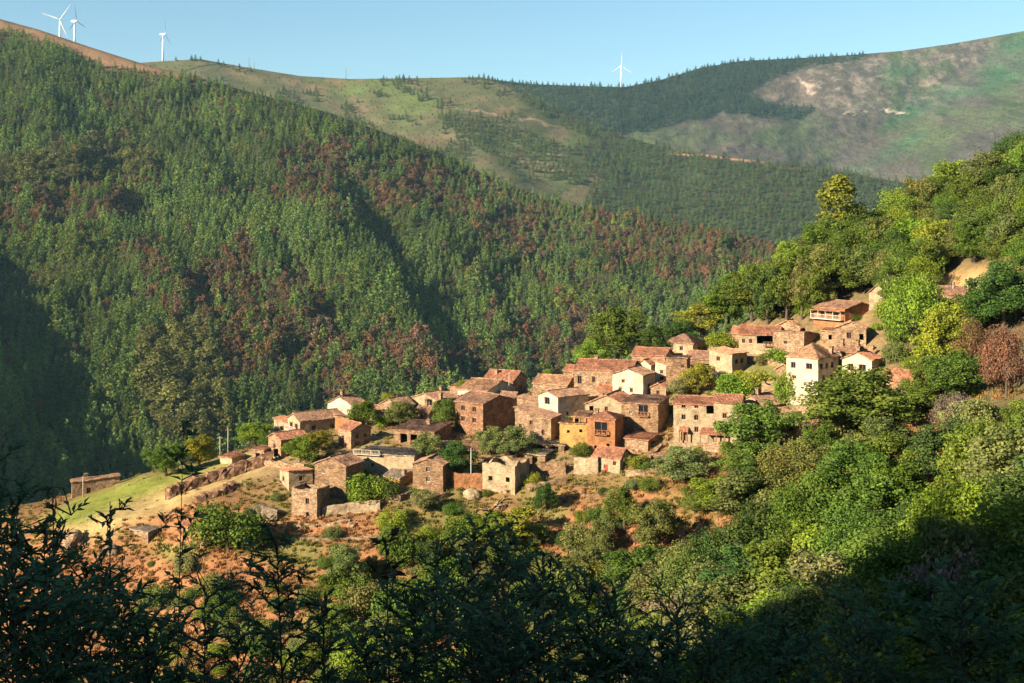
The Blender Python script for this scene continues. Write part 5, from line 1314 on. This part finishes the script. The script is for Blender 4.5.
# ------------------------------------------------------------------ dark saplings close to the viewpoint
M_FLEAF = mat_leaf('sapling_leaf', 0.25)
def leaf_v(p, d, nrm, l, w):
    d = d.normalized(); sd = d.cross(nrm)
    if sd.length < 1e-3: sd = d.orthogonal()
    sd.normalize(); up = sd.cross(d)
    return [p, p+d*l*0.42+sd*w*0.5+up*w*0.18, p+d*l-up*l*0.12, p+d*l*0.42-sd*w*0.5+up*w*0.18]
def sapling(label, x, ytop, Y, hw, seed, nbr=20, leaf=0.09, lean=0.0, group=None, tint=(0.085,0.15,0.075), sparse=1.0, ang=48, wl=0.33, name='sapling', rk=0.75):
    rg = random.Random(seed); s = Y/F; X = (x-512)/F*Y; zb = ground_z(X, Y); zt = (YH-ytop)/F*Y; H = zt-zb
    root = empty(name, (X, Y, zb)); tag(root, label, 'sapling', group)
    st = MB(); V = []; Fc = []; LV = []
    def leaves(path, n, l0, start=0.15):
        for i in range(n):
            t = start + (1-start)*(i+rg.random()*0.6)/n; k = min(len(path)-2, int(t*(len(path)-1))); q = t*(len(path)-1)-k
            p = path[k].lerp(path[k+1], q); d = (path[k+1]-path[k]).normalized()
            side = (d.cross(Vector((0,0,1)))*(1 if i % 2 else -1) + Vector((rg.gauss(0,.25), rg.gauss(0,.25), rg.gauss(0,.3)))).normalized()
            a = math.radians(ang*(0.75+0.5*rg.random())*(1-0.5*t)); ld = d*math.cos(a)+side*math.sin(a) + Vector((0,0,-0.10+0.12*rg.random()))
            l = l0*(0.6+0.7*rg.random())*(1-0.25*t); b = len(V)
            V.extend(leaf_v(p, ld, Vector((rg.gauss(0,.5), rg.gauss(0,.5), 1)), l, l*wl*(0.8+0.5*rg.random()))); Fc.append((b,b+1,b+2,b+3)); LV.append(rg.random())
    main = []; ln = lean*s; wx, wy = rg.uniform(-1,1), rg.uniform(-1,1)
    for i in range(13):
        t = i/12.0; main.append(Vector((ln*t*t + 0.06*H*0.3*math.sin(t*3+wx*3)*wx, 0.05*H*0.3*math.sin(t*2.6+wy)*wy, H*t)))
    r0 = (0.012*H**0.5+0.004)*rk
    st.tube(main, [r0*(1-0.85*i/12.0) for i in range(13)], 6)
    tot = max(0.8, min(H*0.72, (700-ytop)*s+0.5))           # crown depth
    for i in range(nbr):
        t = (i+rg.random())/nbr; z = H - tot*(1-t)*0.98; kf = max(0.0, min(0.999, z/H))*12; k = int(kf)
        p = main[k].lerp(main[k+1], kf-k)
        az = i*2.4+rg.random(); ln2 = hw*s*(0.45+0.6*(1-t)**0.6)*(0.6+0.6*rg.random())
        el = math.radians(22+28*rg.random())*(0.8+0.6*t)
        d = Vector((math.cos(az)*math.cos(el), math.sin(az)*math.cos(el), math.sin(el)))
        path = [p + d*ln2*q/5.0 + Vector((0,0,-0.38*ln2*(q/5.0)**2)) + Vector((rg.gauss(0,1),rg.gauss(0,1),rg.gauss(0,1)))*0.012*q for q in range(6)]
        st.tube(path, [r0*0.4*(1-0.16*q)+0.0012 for q in range(6)], 4)
        leaves(path, max(5, int(ln2/0.020*sparse)), leaf)
        for sb in range(int(2+ln2*3.2*sparse)):
            kq = rg.randint(1, 4); p2 = path[kq]; side = d.cross(Vector((0,0,1))).normalized()*(1 if sb % 2 else -1)
            d2 = (d*0.7+side*0.8+Vector((0,0,0.15+0.4*rg.random()))).normalized(); l2 = ln2*(0.25+0.35*rg.random())
            p3 = [p2+d2*l2*q/4.0+Vector((0,0,-0.15*l2*(q/4.0)**2)) for q in range(5)]
            st.tube(p3, [r0*0.2*(1-0.2*q)+0.001 for q in range(5)], 3)
            leaves(p3, max(5, int(l2/0.019*sparse)), leaf*0.92)
    leaves(main[8:], int(22*sparse)+4, leaf*0.9, 0.3)
    st.build('stem', M_BARK, root, smooth=True)
    me = mesh_np('leaves', np.array([tuple(p) for p in V]), [np.array(Fc)], [M_FLEAF], False, fattr={'lv': np.array(LV)})
    c = link('leaves', me, root); c['tint'] = list(tint)
    return root
GL = 'dark saplings massed in the lower left corner'; LL = 'dark leafy sapling in the shaded mass at the lower left corner'
GC = 'dark saplings massed at the bottom centre'; LC = 'dark leafy sapling in the broad shaded clump at the bottom centre'
for i, (x, yt, Y, hw) in enumerate([(-25,470,6.6,105),(14,500,7.0,95),(50,540,7.2,80),(88,562,7.6,70),(20,575,6.2,120),(70,610,6.6,110),(125,590,7.4,75),(150,630,7.0,80)]):
    sapling(LL, x, yt, Y, hw, 300+i, 28, 0.085, 0, GL)
for i, (x, yt, Y, hw) in enumerate([(440,552,9.0,75),(474,532,9.4,80),(510,534,9.0,80),(548,556,9.2,80),(590,582,9.0,75),(470,572,8.2,115),(540,585,8.0,125),(600,618,8.2,95),(420,600,8.4,85),(505,620,7.6,140)]):
    sapling(LC, x, yt, Y, hw, 400+i, 25, 0.078, 0, GC, sparse=0.95)
sapling('thin tall twig with few leaves rising over the orange bank at lower left', 168, 422, 7.8, 30, 501, 14, 0.085, 18, sparse=0.5, rk=0.35)
sapling('slim sapling with upright leaves right of the lower left mass', 112, 500, 8.4, 52, 502, 14, 0.095, 0, sparse=0.55)
sapling('slim sapling standing over the lower left scrub huts', 60, 478, 8.0, 45, 503, 13, 0.095, 0, sparse=0.55)
sapling('low sapling between the lower left mass and the feathery one', 205, 590, 8.0, 70, 504, 20, 0.095, 0, sparse=0.7)
sapling('feathery dark sapling standing alone left of the bottom centre clump', 283, 540, 9.0, 72, 505, 26, 0.095, 0, sparse=0.9)
sapling('short dark sapling just right of the feathery lone one', 328, 605, 8.8, 60, 506, 20, 0.09, 0, sparse=0.8)
sapling('short dark sapling left of the feathery lone one', 238, 628, 8.2, 70, 507, 20, 0.09, 0, sparse=0.8)
sapling('spindly brown sapling on the left flank of the bottom centre clump', 392, 548, 9.4, 40, 508, 12, 0.11, -6, tint=(0.06,0.045,0.028), sparse=0.45)
sapling('willowy sapling with upright lance leaves right of the bottom centre clump', 628, 588, 9.0, 40, 509, 16, 0.115, -10, sparse=0.6, ang=30, wl=0.16)
sapling('second willowy sapling taller and further right of the bottom centre clump', 672, 600, 8.6, 60, 510, 20, 0.115, 8, sparse=0.7, ang=32, wl=0.16)
sapling('low willowy sapling at the bottom right of centre', 712, 632, 8.4, 60, 511, 20, 0.115, 0, sparse=0.8, ang=34, wl=0.17)
sapling('narrow dark spire-like sapling before the shaded wood at right', 769, 622, 9.5, 14, 512, 22, 0.07, 0, sparse=1.2, ang=25)
sapling('dark twiggy sapling at the bottom before the shaded wood, right of the spire', 845, 600, 10.5, 70, 513, 18, 0.13, 0, sparse=0.5)
sapling('wide dark sapling at the bottom right corner', 965, 600, 9.5, 110, 514, 26, 0.13, 0, sparse=0.8)
sapling('squat sapling at the bottom edge between the centre clump and the feathery one', 372, 650, 8.0, 80, 515, 22, 0.09, 0, sparse=0.9)
for x, yt, Y, hw, sd in ((668,636,8.4,75,531),(735,640,8.8,85,532),(790,636,9.2,90,533),(860,628,9.6,95,534),(640,660,7.8,80,535)):
    sapling('dark leafy sapling in the shaded row along the bottom edge, right of centre', x, yt, Y, hw, sd, 26, 0.085, 0, 'dark saplings along the bottom edge right of centre')
